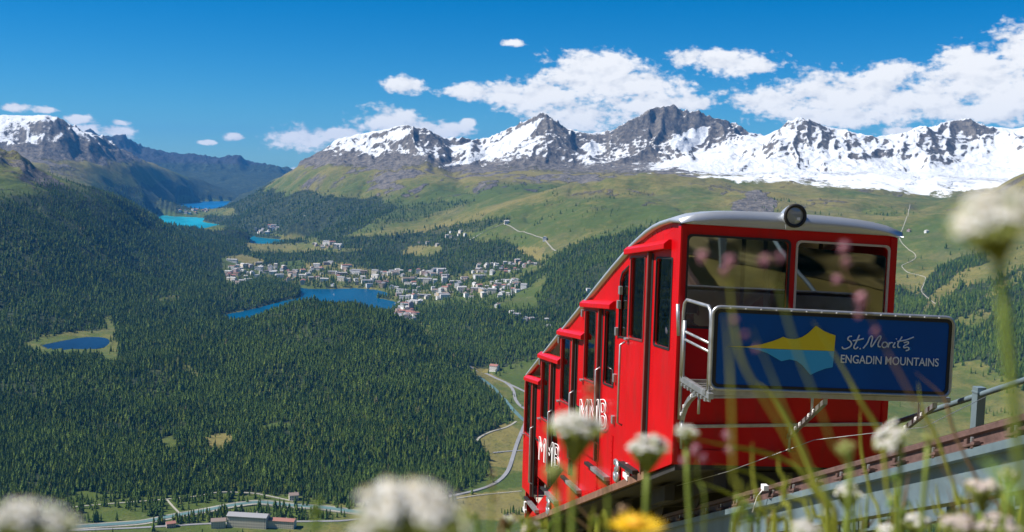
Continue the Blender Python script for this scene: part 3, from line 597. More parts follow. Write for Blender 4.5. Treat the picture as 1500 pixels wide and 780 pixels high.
def make_forest(name, X, Y, Zz, H, label):
    me = bpy.data.meshes.new(name); me.vertices.add(len(X)); me.vertices.foreach_set('co', np.stack([X, Y, Zz-.3], -1).astype(np.float32).ravel())
    a = me.attributes.new('height', 'FLOAT', 'POINT'); a.data.foreach_set('value', H.astype(np.float32))
    a = me.attributes.new('wide', 'FLOAT', 'POINT'); a.data.foreach_set('value', (H*rng.uniform(.75, 1.6, len(H))).astype(np.float32))
    a = me.attributes.new('turn', 'FLOAT', 'POINT'); a.data.foreach_set('value', rng.uniform(0, 6.28, len(H)).astype(np.float32))
    a = me.attributes.new('kind_id', 'INT', 'POINT'); a.data.foreach_set('value', rng.integers(0, len(KINDS), len(H)).astype(np.int32))
    o = bpy.data.objects.new(name, me); C.objects.link(o); tag(o, label, kind='stuff')
    g = bpy.data.node_groups.new('scatter_'+name, 'GeometryNodeTree'); g.interface.new_socket('Geometry', in_out='INPUT', socket_type='NodeSocketGeometry'); g.interface.new_socket('Geometry', in_out='OUTPUT', socket_type='NodeSocketGeometry')
    N = g.nodes; L = g.links; gi = N.new('NodeGroupInput'); go = N.new('NodeGroupOutput')
    ci = N.new('GeometryNodeCollectionInfo'); ci.inputs['Collection'].default_value = tree_col; ci.inputs['Separate Children'].default_value = True; ci.inputs['Reset Children'].default_value = True
    ip = N.new('GeometryNodeInstanceOnPoints'); ip.inputs['Pick Instance'].default_value = True
    def att(n, t):
        q = N.new('GeometryNodeInputNamedAttribute'); q.data_type = t; q.inputs['Name'].default_value = n; return q.outputs['Attribute']
    m2p = N.new('GeometryNodeMeshToPoints'); L.new(gi.outputs[0], m2p.inputs['Mesh']); L.new(m2p.outputs[0], ip.inputs['Points']); L.new(ci.outputs[0], ip.inputs['Instance']); L.new(att('kind_id', 'INT'), ip.inputs['Instance Index'])
    cr = N.new('ShaderNodeCombineXYZ'); L.new(att('turn', 'FLOAT'), cr.inputs[2]); L.new(cr.outputs[0], ip.inputs['Rotation'])
    cs = N.new('ShaderNodeCombineXYZ'); w = att('wide', 'FLOAT'); L.new(w, cs.inputs[0]); L.new(w, cs.inputs[1]); L.new(att('height', 'FLOAT'), cs.inputs[2]); L.new(cs.outputs[0], ip.inputs['Scale'])
    L.new(ip.outputs[0], go.inputs[0]); md = o.modifiers.new('scatter', 'NODES'); md.node_group = g
    return o
FOREST_SETS = [('forest', (TR < 4250) & (TX < 0), 'dense dark green conifer forest over the near hill and slope'), ('forest', (TR < 4250) & (TX >= 0), 'conifer wood on the slopes below the meadows beside the red car'), ('forest', TR >= 4250, 'far conifer woods round the lakes and the town')]
# ------------------------------------------------------------------ roads, paths, river
KEEP_OFF = []                        # plan polylines trees must keep clear of
def ribbon(name, px, width, mat, label, lift=1.0, step=6.0, rmin=1500.0, kind='structure'):
    pts = []
    for (x0, y0), (x1, y1) in zip(px[:-1], px[1:]):
        n = max(1, int(math.hypot(x1-x0, y1-y0)/step))
        for k in range(n): pts.append((x0+(x1-x0)*k/n, y0+(y1-y0)*k/n))
    pts.append(px[-1]); W = [hit(x, y, rmin) for x, y in pts]; W = np.array([w for w in W if w is not None])
    Q = W[:, :2]
    for _ in range(4):
        Q[1:-1] = .25*Q[:-2]+.5*Q[1:-1]+.25*Q[2:]
    # even spacing
    s = np.r_[0, np.cumsum(np.hypot(*np.diff(Q, axis=0).T))]; n = int(s[-1]/14)+2; t = np.linspace(0, s[-1], n); Q = np.c_[np.interp(t, s, Q[:, 0]), np.interp(t, s, Q[:, 1])]
    d = np.gradient(Q, axis=0); d /= np.linalg.norm(d, axis=1, keepdims=True)+1e-9; nn = np.c_[-d[:, 1], d[:, 0]]
    V = []
    for o in (-.5, 0, .5):
        p = Q+nn*width*o; V.append(np.c_[p, ground(p[:, 0], p[:, 1])])
    zc = np.maximum.reduce([v[:, 2] for v in V])+lift
    for _ in range(2): zc[1:-1] = np.maximum(zc[1:-1], .5*(zc[:-2]+zc[2:]))
    verts = np.concatenate([np.c_[v[:, :2], zc] for v in V]+[np.c_[V[0][:, :2], zc-3.0], np.c_[V[2][:, :2], zc-3.0]]); m = len(Q); f = []
    for i in range(m-1):
        f += [(i, i+1, m+i+1, m+i), (m+i, m+i+1, 2*m+i+1, 2*m+i), (3*m+i, 3*m+i+1, i+1, i), (2*m+i, 2*m+i+1, 4*m+i+1, 4*m+i)]
    o = mesh_obj(name, verts, f, mat); 
    bm = bmesh.new(); bm.from_mesh(o.data); bmesh.ops.recalc_face_normals(bm, faces=bm.faces); bm.to_mesh(o.data); bm.free()
    if o.data.polygons[0].normal.z < 0: o.data.flip_normals()
    tag(o, label, kind=kind); KEEP_OFF.append((Q, width*.5+7)); return o
M_ROAD = material('asphalt_pale', (.22, .22, .23), .85, var=.15, vscale=.02)
M_PATH = material('gravel_path', (.33, .31, .26), .9, var=.15, vscale=.03)
M_RIVER = water('river_water', (.10, .17, .17)); M_GRAVEL = material('gravel_bank', (.24, .23, .19), .9, var=.45, vscale=.02)
ribbon('road', [(686,535),(700,543),(713,550),(738,559),(764,572),(775,577)], 9, M_ROAD, 'main road curving along the valley behind the wooded hill')
ribbon('road', [(738,559),(752,566),(757,575),(752,587),(760,597),(770,600)], 9, M_ROAD, 'slip road looping off the main road beside the river')
ribbon('road', [(772,612),(766,630),(758,647),(751,669),(746,690),(738,702),(728,708),(710,715.6),(690,721),(674,724.6),(640,734),(600,748)], 9, M_ROAD, 'grey road running past the fields at the foot of the wooded hill')
ribbon('road', [(600,748),(560,757),(500,764),(400,765),(300,768),(200,774),(100,778)], 8, M_ROAD, 'straight valley road past the long sheds')
ribbon('footpath', [(620,741),(660,733),(700,726),(764,720)], 3.5, M_PATH, 'pale field path between the green and dry meadows')
ribbon('railway_line', [(772,660),(740,662),(722,664)], 6, M_ROAD, 'branch of grey track crossing the field to the wood', )
ribbon('footpath', [(697,648),(700,640),(708,636),(728,631),(746,626),(756,618)], 6, M_PATH, 'pale track along the edge of the wood')
ribbon('gravel_bank', [(60,776),(120,772),(208,766),(262,755),(300,749),(340,741),(380,736),(420,741),(470,744),(530,752),(570,760)], 30, M_GRAVEL, 'pale gravel banks of the river', .6)
ribbon('river', [(60,776),(120,772),(208,766),(262,755),(300,749),(340,741),(380,736),(420,741),(470,744),(530,752),(570,760)], 15, M_RIVER, 'pale turquoise river on the valley floor', 1.3)
ribbon('river', [(700,552),(716,560),(728,572),(738,586),(750,600),(764,612),(775,622)], 11, M_RIVER, 'blue green river beside the main road', .9)
ribbon('footpath', [(90,745),(156,739),(234,733),(290,728),(317,721),(374,723),(430,735)], 4, M_PATH, 'light gravel lane along the forest edge on the valley floor')
ribbon('footpath', [(245,733),(255,745),(268,757)], 3.5, M_PATH, 'short white lane leading down to the river')
ribbon('footpath', [(738,328),(752,334),(768,342),(788,347),(800,351),(803,360),(815,368)], 6, M_PATH, 'white zigzag path across the alpine meadow', .8, 4)
ribbon('footpath', [(688,352),(705,342),(738,328)], 7, M_PATH, 'faint path climbing to the meadow zigzag', .8, 4)
ribbon('footpath', [(1333,300),(1330,316),(1323,333),(1316,350),(1324,360),(1344,375),(1336,384),(1318,389),(1330,400),(1358,406),(1348,428),(1373,447)], 3, M_PATH, 'winding white stream bed down the meadow beside the car', .8, 3)
ribbon('footpath', [(565,452),(590,440),(604,428),(640,426),(690,430),(730,420)], 9, M_ROAD, 'street through the town', .8, 4)
ribbon('footpath', [(582,462),(600,470)], 24, M_ROAD, 'paved station yard at the end of the lake', .8, 4)
# ------------------------------------------------------------------ houses
WALLS = [material('wall_white', (.82, .80, .77), .8), material('wall_cream', (.70, .63, .52), .8), material('wall_ochre', (.48, .38, .26), .8), material('wall_pink', (.5, .38, .34), .8), material('wall_timber', (.2, .13, .09), .8)]
ROOFS = [material('roof_grey', (.27, .27, .28), .7), material('roof_brown', (.22, .165, .14), .8), material('roof_pale', (.42, .41, .40), .7), material('roof_red', (.30, .13, .10), .8)]
WN = ['white', 'cream', 'ochre', 'pinkish', 'dark timber']; RNm = ['grey', 'brown', 'pale', 'red']
M_WIN = material('window_dark', (.03, .035, .045), .2)
def house_mesh(w, d, h, pitch, wi, ri, flat=False):
    v = []; f = []; mi = []
    def quad(*p, m=0):
        b = len(v); v.extend(p); f.append(tuple(range(b, b+len(p)))); mi.append(m)
    x, y = w/2, d/2; z0 = -6
    c = [(-x, -y), (x, -y), (x, y), (-x, y)]
    for i in range(4):
        (ax, ay), (bx, by) = c[i], c[(i+1) % 4]; quad((ax, ay, z0), (bx, by, z0), (bx, by, h), (ax, ay, h))
        L_ = math.hypot(bx-ax, by-ay); nw = max(2, int(L_/3.2)); nf = max(1, int(h/3.1)); nx, ny = (by-ay)/L_, -(bx-ax)/L_
        if i in (0, 1, 3):
            for a in range(nw):
                for q in range(nf):
                    s0, s1 = (a+.3)/nw, (a+.7)/nw; za, zb = 1.0+3.1*q, 2.4+3.1*q
                    P = lambda s, z: (ax+(bx-ax)*s+nx*.06, ay+(by-ay)*s+ny*.06, z)
                    quad(P(s0, za), P(s1, za), P(s1, zb), P(s0, zb), m=2)
    e = .7
    if flat:
        quad((-x-.3, -y-.3, h+.4), (x+.3, -y-.3, h+.4), (x+.3, y+.3, h+.4), (-x-.3, y+.3, h+.4), m=1)
        for i in range(4):
            (ax, ay), (bx, by) = c[i], c[(i+1) % 4]; k = 1+.3/max(x, y)
            quad((ax*k, ay*k, h-.2), (bx*k, by*k, h-.2), (bx*k, by*k, h+.4), (ax*k, ay*k, h+.4), m=1)
    else:
        t = h+pitch*y
        quad((-x-e, -y-e, h-pitch*e), (x+e, -y-e, h-pitch*e), (x+e, 0, t), (-x-e, 0, t), m=1); quad((x+e, y+e, h-pitch*e), (-x-e, y+e, h-pitch*e), (-x-e, 0, t), (x+e, 0, t), m=1)
        quad((-x, -y, h), (-x, 0, t-.05), (-x, y, h)); quad((x, -y, h), (x, y, h), (x, 0, t-.05))
        cx = x*.4; 
        for i in range(4):
            k = [(-.6, -.6), (.6, -.6), (.6, .6), (-.6, .6)]; (ax, ay), (bx, by) = k[i], k[(i+1) % 4]; quad((cx+ax, y*.3+ay, h), (cx+bx, y*.3+by, h), (cx+bx, y*.3+by, t+1), (cx+ax, y*.3+ay, t+1))
    me = bpy.data.meshes.new('house'); me.from_pydata(v, [], f); me.materials.append(WALLS[wi]); me.materials.append(ROOFS[ri]); me.materials.append(M_WIN); me.polygons.foreach_set('material_index', mi); me.update(); return me
HM = {}
def hmesh(size, wi, ri):
    k = (size, wi, ri)
    if k not in HM:
        dims = {'small': (14, 11, 7.5, .45, False), 'mid': (20, 14, 11, .42, False), 'big': (34, 17, 16, .35, False), 'flat': (28, 17, 13, 0, True), 'long': (48, 16, 13, .3, False), 'tower': (17, 15, 24, .5, False)}[size]
        HM[k] = house_mesh(*dims[:4], wi, ri, dims[4])
    return HM[k]
HN = 0
SPOTS = []
SW = {'small': 'small chalet', 'mid': 'house', 'big': 'large hotel block', 'flat': 'flat roofed block', 'long': 'long building', 'tower': 'tall block'}
def place_house(px, py, size, wi, ri, where, group, rz=None, label=None, sc=1.0, cat='house', name='house', parts=False):
    p = hit(px, py, 2000)
    if p is None: return None
    if parts:
        src = hmesh(size, wi, ri); o = empty(name)
        for mi_, pn in ((0, 'wall'), (1, 'roof'), (2, 'window')):
            fs = [[tuple(src.vertices[i].co) for i in q.vertices] for q in src.polygons if q.material_index == mi_]
            for grp in ([[f] for f in fs] if mi_ == 2 else [fs]):
                mesh_obj(pn, [v for f in grp for v in f], [tuple(range(sum(len(g) for g in grp[:k]), sum(len(g) for g in grp[:k+1]))) for k in range(len(grp))], src.materials[mi_], o)
    else:
        o = bpy.data.objects.new(name, hmesh(size, wi, ri)); C.objects.link(o)
    o.location = p; o.rotation_euler.z = random.uniform(-.6, .6)+random.choice((0, 0, 1.57)) if rz is None else rz
    k = sc*random.uniform(1.0, 1.4); o.scale = (k, k, k*random.uniform(.9, 1.15))
    tag(o, label or f'{WN[wi]} {SW[size]} with {RNm[ri]} roof {where}', cat, group); KEEP_OFF.append((np.array([p[:2]]), 18*sc)); SPOTS.append(p[:2]); return o
def cluster(n, poly, where, group, sizes, mind=15, walls=(0, 0, 0, 1, 1, 2, 3), roofs=(0, 0, 1, 2, 2, 3), sc=1.0):
    xs = [p[0] for p in poly]; ys = [p[1] for p in poly]; k = t = 0
    while k < n and t < n*40:
        t += 1; x = random.uniform(min(xs), max(xs)); y = random.uniform(min(ys), max(ys))
        if not inside(poly, np.array([x]), np.array([y]))[0]: continue
        p = hit(x, y, 2000)
        if p is None or any((p[0]-q[0])**2+(p[1]-q[1])**2 < mind*mind for q in SPOTS): continue
        if any(abs(p[2]-zl) < 3.5 and inside([tuple(q) for q in P[::3]], np.array([p[0]]), np.array([p[1]]))[0] for zl, P in LPOLY.values()): continue
        if place_house(x, y, random.choice(sizes), random.choice(walls), random.choice(roofs), where, group, sc=sc): k += 1
G1, G2, G3, G4 = 'houses of the lakeside quarter', 'houses of the old town', 'houses on the slope above the town', 'houses of the far villages'
cluster(62, [(332,408),(335,392),(380,386),(440,400),(436,417),(385,408),(345,418)], 'behind the wooded peninsula', G1, ['flat','big','mid','mid','small','tower'], 24)
cluster(56, [(440,419),(436,398),(470,386),(505,388),(510,398),(560,402),(575,424),(546,421),(500,420)], 'along the blue lake shore', G1, ['mid','mid','big','small','long','flat'], 24)
cluster(66, [(575,426),(600,408),(650,408),(720,398),(735,412),(725,430),(700,440),(660,436),(630,446),(600,462),(585,450)], 'in the dense old town', G2, ['mid','big','mid','small','tower','flat','long'], 22)
cluster(14, [(575,458),(592,448),(610,466),(602,476)], 'by the lakeside station', 'houses by the station', ['long','flat','mid'], 22, roofs=(3,3,1,0))
cluster(30, [(715,432),(720,412),(760,410),(770,424),(745,438)], 'on the green town slope', G2, ['small','small','mid'], 20, walls=(0,0,0,1))
cluster(34, [(690,400),(700,388),(745,386),(775,380),(790,388),(760,398),(720,404)], 'scattered above the old town', G3, ['small','mid','small'], 20)
cluster(12, [(600,398),(640,396),(660,402),(620,408)], 'at the upper forest edge', G3, ['mid','small','big'], 20)
cluster(10, [(555,400),(590,398),(592,406),(560,408)], 'alone in woods above the lake', G3, ['big','mid'], 20, walls=(0,0,1))
cluster(16, [(372,337),(395,332),(412,336),(398,344),(376,343)], 'in the village by the narrow lake', G4, ['mid','small','big'], 26, sc=1.15)
cluster(14, [(455,358),(480,357),(508,361),(498,366),(470,364)], 'in the hamlet past the narrow lake', G4, ['mid','small','big'], 26, sc=1.1)
cluster(14, [(262,309),(300,307),(312,311),(275,314)], 'in the village between far lakes', G4, ['mid','small'], 30, sc=1.3)
cluster(10, [(610,358),(640,345),(690,335),(680,350),(640,362)], 'in trees below the alpine meadow', G3, ['small','mid'], 20, walls=(0,0,1))
cluster(6, [(700,430),(735,455),(790,470),(810,482),(790,478),(740,462)], 'along the lower town meadow', 'houses along the lower meadow', ['small','mid'], 20, walls=(0,0,3))
for x, y, s, w, r, l in [(862,428,'flat',0,0,'grey flat roofed lift station in the forest behind the red car'), (1331,340,'mid',3,3,'red roofed alpine hut by the winding stream bed'), (1357,341,'small',0,2,'small white hut on the meadow past the red hut'), (798,352,'mid',0,2,'pale alpine restaurant at the end of the white zigzag path'), (742,328,'mid',1,2,'small lift house at the top of the white zigzag path'), (446,318,'small',0,2,'white farmhouse on the lower flank of the grey mountain'), (724,543,'mid',0,3,'roadside inn with red roof where the wood meets the field'), (800,470,'small',0,2,'white cottage in the wood just beyond the car'), (340,384,'long',0,2,'long white sports hall on the meadow behind the quarter'), (250,772,'small',3,3,'small red farm building among the trees on the valley floor'), (320,772,'mid',1,1,'brown roofed workshop beside the valley road'), (430,732,'small',1,1,'small barn on the lane by the forest edge')]:
    place_house(x, y, s, w, r, '', None, label=l, parts=True)
place_house(364, 771, 'long', 1, 0, '', 'long sheds on the valley floor', rz=-.1, label='long shed with grey roof beside the valley road', sc=1.15, cat='shed', name='shed', parts=True)
place_house(410, 772, 'long', 1, 3, '', 'long sheds on the valley floor', rz=-.1, label='long shed with red brown roof beside the valley road', sc=.95, cat='shed', name='shed', parts=True)
pc = hit(652, 414, 2000); ch = empty('church', pc, .3); tag(ch, 'church with a slim pointed tower in the dense old town', 'church'); KEEP_OFF.append((np.array([pc[:2]]), 25))
def slab(name, x0, x1, y0, y1, z0, z1, mat, apex=None):
    v = [(x0, y0, z0), (x1, y0, z0), (x1, y1, z0), (x0, y1, z0)]
    if apex: v.append(apex); f = [(0, 1, 4), (1, 2, 4), (2, 3, 4), (3, 0, 4), (3, 2, 1, 0)]
    else: v += [(x0, y0, z1), (x1, y0, z1), (x1, y1, z1), (x0, y1, z1)]; f = [(3, 2, 1, 0), (4, 5, 6, 7), (0, 1, 5, 4), (1, 2, 6, 5), (2, 3, 7, 6), (3, 0, 4, 7)]
    return mesh_obj(name, v, f, mat, ch)
slab('nave', -16, 8, -7, 7, -6, 13, WALLS[0]); slab('tower', 8.2, 15.5, -3.7, 3.7, -6, 32, WALLS[1]); slab('spire', 7.9, 15.8, -4, 4, 32.05, 0, ROOFS[0], (11.85, 0, 54))
mesh_obj('nave_roof', [(-17, -8, 12.5), (8.1, -8, 12.5), (8.1, 8, 12.5), (-17, 8, 12.5), (-17, 0, 21), (8.1, 0, 21)], [(0, 1, 5, 4), (2, 3, 4, 5), (3, 0, 4), (1, 2, 5), (0, 3, 2, 1)], ROOFS[1], ch)
# sailing boat on the lake
pb = at_z(489, 433, -640); bt = empty('sailing_boat', (pb[0], pb[1], -640)); tag(bt, 'tiny white sailing boat in the middle of the blue lake', 'boat')
M_WHITE = material('white_paint', (.8, .8, .78), .5)
mesh_obj('hull', [(-5,-1.2,.0),(5,-.2,.9),(5,.2,.9),(-5,1.2,.0),(-4.5,-1.5,1.2),(6,0,1.5),(-4.5,1.5,1.2)], [(0,3,2,1),(0,1,5,4),(1,2,5),(2,3,6,5),(3,0,4,6),(4,5,6)], M_WHITE, bt); mesh_obj('sail', [(1,0,1.3),(-4,.5,2),(1,0,13),(1.05,.06,1.3),(-4,.56,2),(1.05,.06,13)], [(0,1,2),(5,4,3),(0,3,4,1),(1,4,5,2),(2,5,3,0)], M_WHITE, bt)
# ------------------------------------------------------------------ forest objects, kept off roads and houses
free = np.ones(len(TX), bool)
for Q, dist in KEEP_OFF:
    lo, hi = Q.min(0)-dist, Q.max(0)+dist; bb = np.nonzero((TX > lo[0]) & (TX < hi[0]) & (TY > lo[1]) & (TY < hi[1]))[0]
    if not len(bb): continue
    dd = np.min((TX[bb][:, None]-Q[None, :, 0])**2+(TY[bb][:, None]-Q[None, :, 1])**2, axis=1); free[bb[dd < dist*dist]] = False
for nm, m, lab in FOREST_SETS:
    m = m & free; make_forest(nm, TX[m], TY[m], TZ[m], hgt[m], lab)
print('trees', free.sum())
# ------------------------------------------------------------------ single trees one can tell apart
def split_tree(i):
    src = conifer('conifer_tree', 60+i, *KINDS[i % 5], trunk=False); tr = bpy.data.meshes.new('trunk'); v = []; f = []
    for z, q in ((-.06, .026), (.3, .02), (.85, .006)):
        for k in range(6): v.append((q*math.cos(1.047*k), q*math.sin(1.047*k), z))
    for s in (0, 6):
        for k in range(6): f.append((s+k, s+(k+1) % 6, s+6+(k+1) % 6, s+6+k))
    tr.from_pydata(v, [], f); tr.materials.append(M_BARK); return src, tr
TM = [split_tree(i) for i in range(5)]
SHAPE = ['slim', 'narrow', 'broad crowned', 'spire like', 'bushy']
def lone(px, py, label, group, h=None, spread=0):
    p = hit(px+random.uniform(-spread, spread), py+random.uniform(-spread, spread)*.5, 1700)
    if p is None: return
    e = empty('conifer_tree', p, random.uniform(0, 6.28)); s = (h or random.uniform(13, 21))*random.uniform(.75, 1.25); e.scale = (s*1.1, s*1.1, s); ki = random.randrange(5); c, t = TM[ki]; tag(e, ('tall ' if s > 18 else 'low ' if s < 14 else '')+SHAPE[ki]+' '+label, 'tree', group)
    for nm, me in (('crown', c), ('trunk', t)):
        o = bpy.data.objects.new(nm, me); C.objects.link(o); o.parent = e
def trees(pts, label, group, h=None, spread=0):
    for q in pts: lone(q[0], q[1], label, group, h, spread)
trees([(1422,547),(1429,548),(1440,552),(1422,603),(1475,576),(1484,577),(1318,596),(1390,600)], 'single conifer standing in the open field beyond the handrail', 'lone conifers in the open field')
trees([(1412,536)], 'tree at the foot of the wood beyond the sign', None, 14)
trees([(1444+k*5.5, 606+random.uniform(-3, 4)) for k in range(9)], 'conifer in the short row above the brown rail', 'row of conifers above the rail')
trees([(1340+random.uniform(-12, 12), 384+random.uniform(-8, 40)) for _ in range(7)], 'single conifer beside the winding stream bed', 'conifers by the stream bed')
trees([(735+k*4.2, 752+random.uniform(-2, 3)) for k in range(9)], 'conifer in the row below the dry field left of the car', 'row of conifers below the dry field', 15)
trees([(285+k*5.5+random.uniform(-2, 2), 759+random.uniform(-4, 2)-2*math.sin(k)) for k in range(40)], 'conifer in the belt between the river and the valley road', 'belt of conifers along the river', None)
trees([(232+random.uniform(-8, 60), 762+random.uniform(-6, 8)) for _ in range(16)], 'conifer in the clump beside the small red farm building', 'clump of conifers by the farm')
trees([(150+random.uniform(0, 60), 728+random.uniform(-2, 3)) for _ in range(10)], 'conifer in the clump along the gravel lane', 'conifers along the lane')
trees([(195+random.uniform(0, 190), 732+random.uniform(-3, 5)) for _ in range(16)], 'scattered conifer on the open valley floor by the lane', 'scattered conifers by the lane')
trees([(430+random.uniform(0, 90), 742+random.uniform(-5, 6)) for _ in range(22)], 'conifer in the grove at the bend of the river', 'grove at the river bend')
trees([(777,420),(757,418),(768,430),(772,425),(786,432),(762,427)], 'conifer in the small group on the green slope by the old town', 'conifers on the town slope', 20)
trees([(700+random.uniform(-8, 22), 700+random.uniform(-12, 8)) for _ in range(14)], 'conifer at the corner of the dry field by the road', 'conifers at the field corner')
trees([(720+random.uniform(0, 45), 585+random.uniform(-8, 28)) for _ in range(16)], 'conifer between the two valley rivers and roads', 'conifers between river and road', 13)
trees([(845+random.uniform(-60, 60), 330+random.uniform(-12, 12)) for _ in range(8)], 'single conifer on the alpine meadow left of the car roof', 'lone conifers on the alpine meadow', 16)
# ------------------------------------------------------------------ shape helpers for built things
from mathutils.geometry import tessellate_polygon
def add_box(V, F, c, s, shear=None):
    b = len(V); x, y, z = c; a, d, h = s[0]/2, s[1]/2, s[2]/2
    for i in (-1, 1):
        for j in (-1, 1):
            for k in (-1, 1):
                p = [x+i*a, y+j*d, z+k*h]
                if shear: p[2] -= shear*(p[1]-y)
                V.append(tuple(p))
    F += [(b, b+1, b+3, b+2), (b+4, b+6, b+7, b+5), (b, b+4, b+5, b+1), (b+2, b+3, b+7, b+6), (b, b+2, b+6, b+4), (b+1, b+5, b+7, b+3)]
def box(name, c, s, mat, parent, shear=None, bev=.006):
    V, F = [], []; add_box(V, F, c, s, shear); o = mesh_obj(name, V, F, mat, parent)
    if bev: bevel(o, min(bev, min(s)*.3))
    return o
def boxes(name, L, mat, parent, shear=None, bev=.004):
    V, F = [], []
    for c, s in L: add_box(V, F, c, s, shear)
    o = mesh_obj(name, V, F, mat, parent)
    if bev: bevel(o, bev)
    return o
def bevel(o, w, seg=2):
    bm = bmesh.new(); bm.from_mesh(o.data); bmesh.ops.bevel(bm, geom=bm.edges[:], offset=w, segments=seg, affect='EDGES', profile=.7, clamp_overlap=True); bmesh.ops.recalc_face_normals(bm, faces=bm.faces); bm.to_mesh(o.data); bm.free()
def sweep(path, rs, seg=8, closed=False):
    P = [Vector(p) for p in path]; V, F = [], []; n = len(P); up = Vector((0, 0, 1)); prev = None
    for i, p in enumerate(P):
        t = (P[min(i+1, n-1)]-P[max(i-1, 0)]).normalized() if not closed else (P[(i+1) % n]-P[i-1]).normalized()
        if prev is None:
            a = t.orthogonal().normalized()
        else:
            a = (prev-t*prev.dot(t)).normalized()
        prev = a; b = t.cross(a); r = rs[i] if isinstance(rs, (list, tuple)) else rs
        for k in range(seg):
            an = 6.2832*k/seg; V.append(tuple(p+a*r*math.cos(an)+b*r*math.sin(an)))
    for i in range(n if closed else n-1):
        for k in range(seg):
            j = (i+1) % n; F.append((i*seg+k, i*seg+(k+1) % seg, j*seg+(k+1) % seg, j*seg+k))
    if not closed: F += [tuple(range(seg))[::-1], tuple((n-1)*seg+k for k in range(seg))]
    return V, F
def tube(name, path, r, mat, parent=None, seg=8, closed=False):
    V, F = sweep(path, r, seg, closed); o = mesh_obj(name, V, F, mat, parent, True); fix(o); return o
def tubes(name, paths, r, mat, parent=None, seg=8):
    V, F = [], []
    for p in paths:
        v, f = sweep(p, r, seg); b = len(V); V += v; F += [tuple(b+i for i in q) for q in f]
    o = mesh_obj(name, V, F, mat, parent, True); fix(o); return o
def fix(o):
    bm = bmesh.new(); bm.from_mesh(o.data); bmesh.ops.recalc_face_normals(bm, faces=bm.faces); bm.to_mesh(o.data); bm.free()
def panel(name, outline, holes, conv, t, mat, parent, bev=0.0):
    """flat plate with openings: outline and holes in 2D, conv(u, v, w) -> xyz, t thickness"""
    loops = [outline]+holes; pts = [p for l in loops for p in l]
    tris = tessellate_polygon([[Vector((u, v, 0)) for u, v in l] for l in loops]); n = len(pts)
    V = [conv(u, v, 0) for u, v in pts]+[conv(u, v, t) for u, v in pts]; F = [tuple(q) for q in tris]+[tuple(i+n for i in q[::-1]) for q in tris]; b = 0
    for l in loops:
        m = len(l)
        for i in range(m): F.append((b+i, b+(i+1) % m, n+b+(i+1) % m, n+b+i))
        b += m
    o = mesh_obj(name, V, F, mat, parent); fix(o); return o
def rrect(u0, v0, u1, v1, r=.04, sh=0.0, n=3):
    out = []
    for cx, cy, a0 in ((u1-r, v1-r, 0), (u0+r, v1-r, 1.5708), (u0+r, v0+r, 3.1416), (u1-r, v0+r, 4.7124)):
        for k in range(n+1):
            a = a0+1.5708*k/n; u = cx+r*math.cos(a); v = cy+r*math.sin(a); out.append((u, v-sh*(u-u0)))
    return out
def text_mesh(txt, size, outline=0.0, shear=0.0, extrude=.004, offset=0.0, spacing=1.0):
    cu = bpy.data.curves.new('lettering', 'FONT'); cu.body = txt; cu.size = size; cu.shear = shear; cu.space_character = spacing; cu.offset = offset
    if outline: cu.fill_mode = 'NONE'; cu.bevel_depth = outline; cu.bevel_resolution = 1
    else: cu.extrude = extrude
    o = bpy.data.objects.new('lettering', cu); C.objects.link(o); dg = bpy.context.evaluated_depsgraph_get(); dg.update()
    me = bpy.data.meshes.new_from_object(o.evaluated_get(dg)); bpy.data.objects.remove(o); bpy.data.curves.remove(cu); return me
def glass(name, tint=(.80, .85, .82), refl=.9):
    m = bpy.data.materials.new(name); m.use_nodes = True; N = m.node_tree.nodes; L = m.node_tree.links; N.clear()
    out = N.new('ShaderNodeOutputMaterial'); mx = N.new('ShaderNodeMixShader'); t = N.new('ShaderNodeBsdfTransparent'); g = N.new('ShaderNodeBsdfGlossy'); fr = N.new('ShaderNodeFresnel')
    t.inputs[0].default_value = tint+(1,); g.inputs['Roughness'].default_value = .02; g.inputs[0].default_value = (refl, refl, refl, 1); fr.inputs[0].default_value = 2.5
    tc = N.new('ShaderNodeTexCoord'); n = N.new('ShaderNodeTexNoise'); n.inputs['Scale'].default_value = 1.3; L.new(tc.outputs['Object'], n.inputs['Vector']); bp = N.new('ShaderNodeBump'); bp.inputs['Strength'].default_value = .04; bp.inputs['Distance'].default_value = .05; L.new(n.outputs['Fac'], bp.inputs['Height']); L.new(bp.outputs[0], g.inputs['Normal'])
    L.new(fr.outputs[0], mx.inputs[0]); L.new(t.outputs[0], mx.inputs[1]); L.new(g.outputs[0], mx.inputs[2]); L.new(mx.outputs[0], out.inputs[0]); return m
M_RED = material('red_paint', (.55, .003, .007), .34, var=.10, vscale=2.2, bump=.05, bscale=14, coat=.05, spec=.25)
def grime(m, amount=.45, scale=3.5):
    nt = m.node_tree; N = nt.nodes; L = nt.links; b = N['Principled BSDF']; src = b.inputs['Base Color'].links[0].from_socket
    tc = N.new('ShaderNodeTexCoord'); mp = N.new('ShaderNodeMapping'); mp.inputs['Scale'].default_value = (1, 1, .22); L.new(tc.outputs['Object'], mp.inputs[0]); n = N.new('ShaderNodeTexNoise'); n.inputs['Scale'].default_value = scale; n.inputs['Detail'].default_value = 9; n.inputs['Roughness'].default_value = .72; L.new(mp.outputs[0], n.inputs['Vector'])
    r = N.new('ShaderNodeMapRange'); r.inputs[1].default_value = .52; r.inputs[2].default_value = .78; r.inputs[4].default_value = amount; L.new(n.outputs['Fac'], r.inputs[0]); mx = N.new('ShaderNodeMixRGB'); L.new(r.outputs[0], mx.inputs[0]); L.new(src, mx.inputs[1]); mx.inputs[2].default_value = (.16, .035, .03, 1); L.new(mx.outputs[0], b.inputs['Base Color'])
grime(M_RED)
M_DARKRED = material('dark_red_edge', (.17, .045, .04), .5, var=.2, vscale=6)
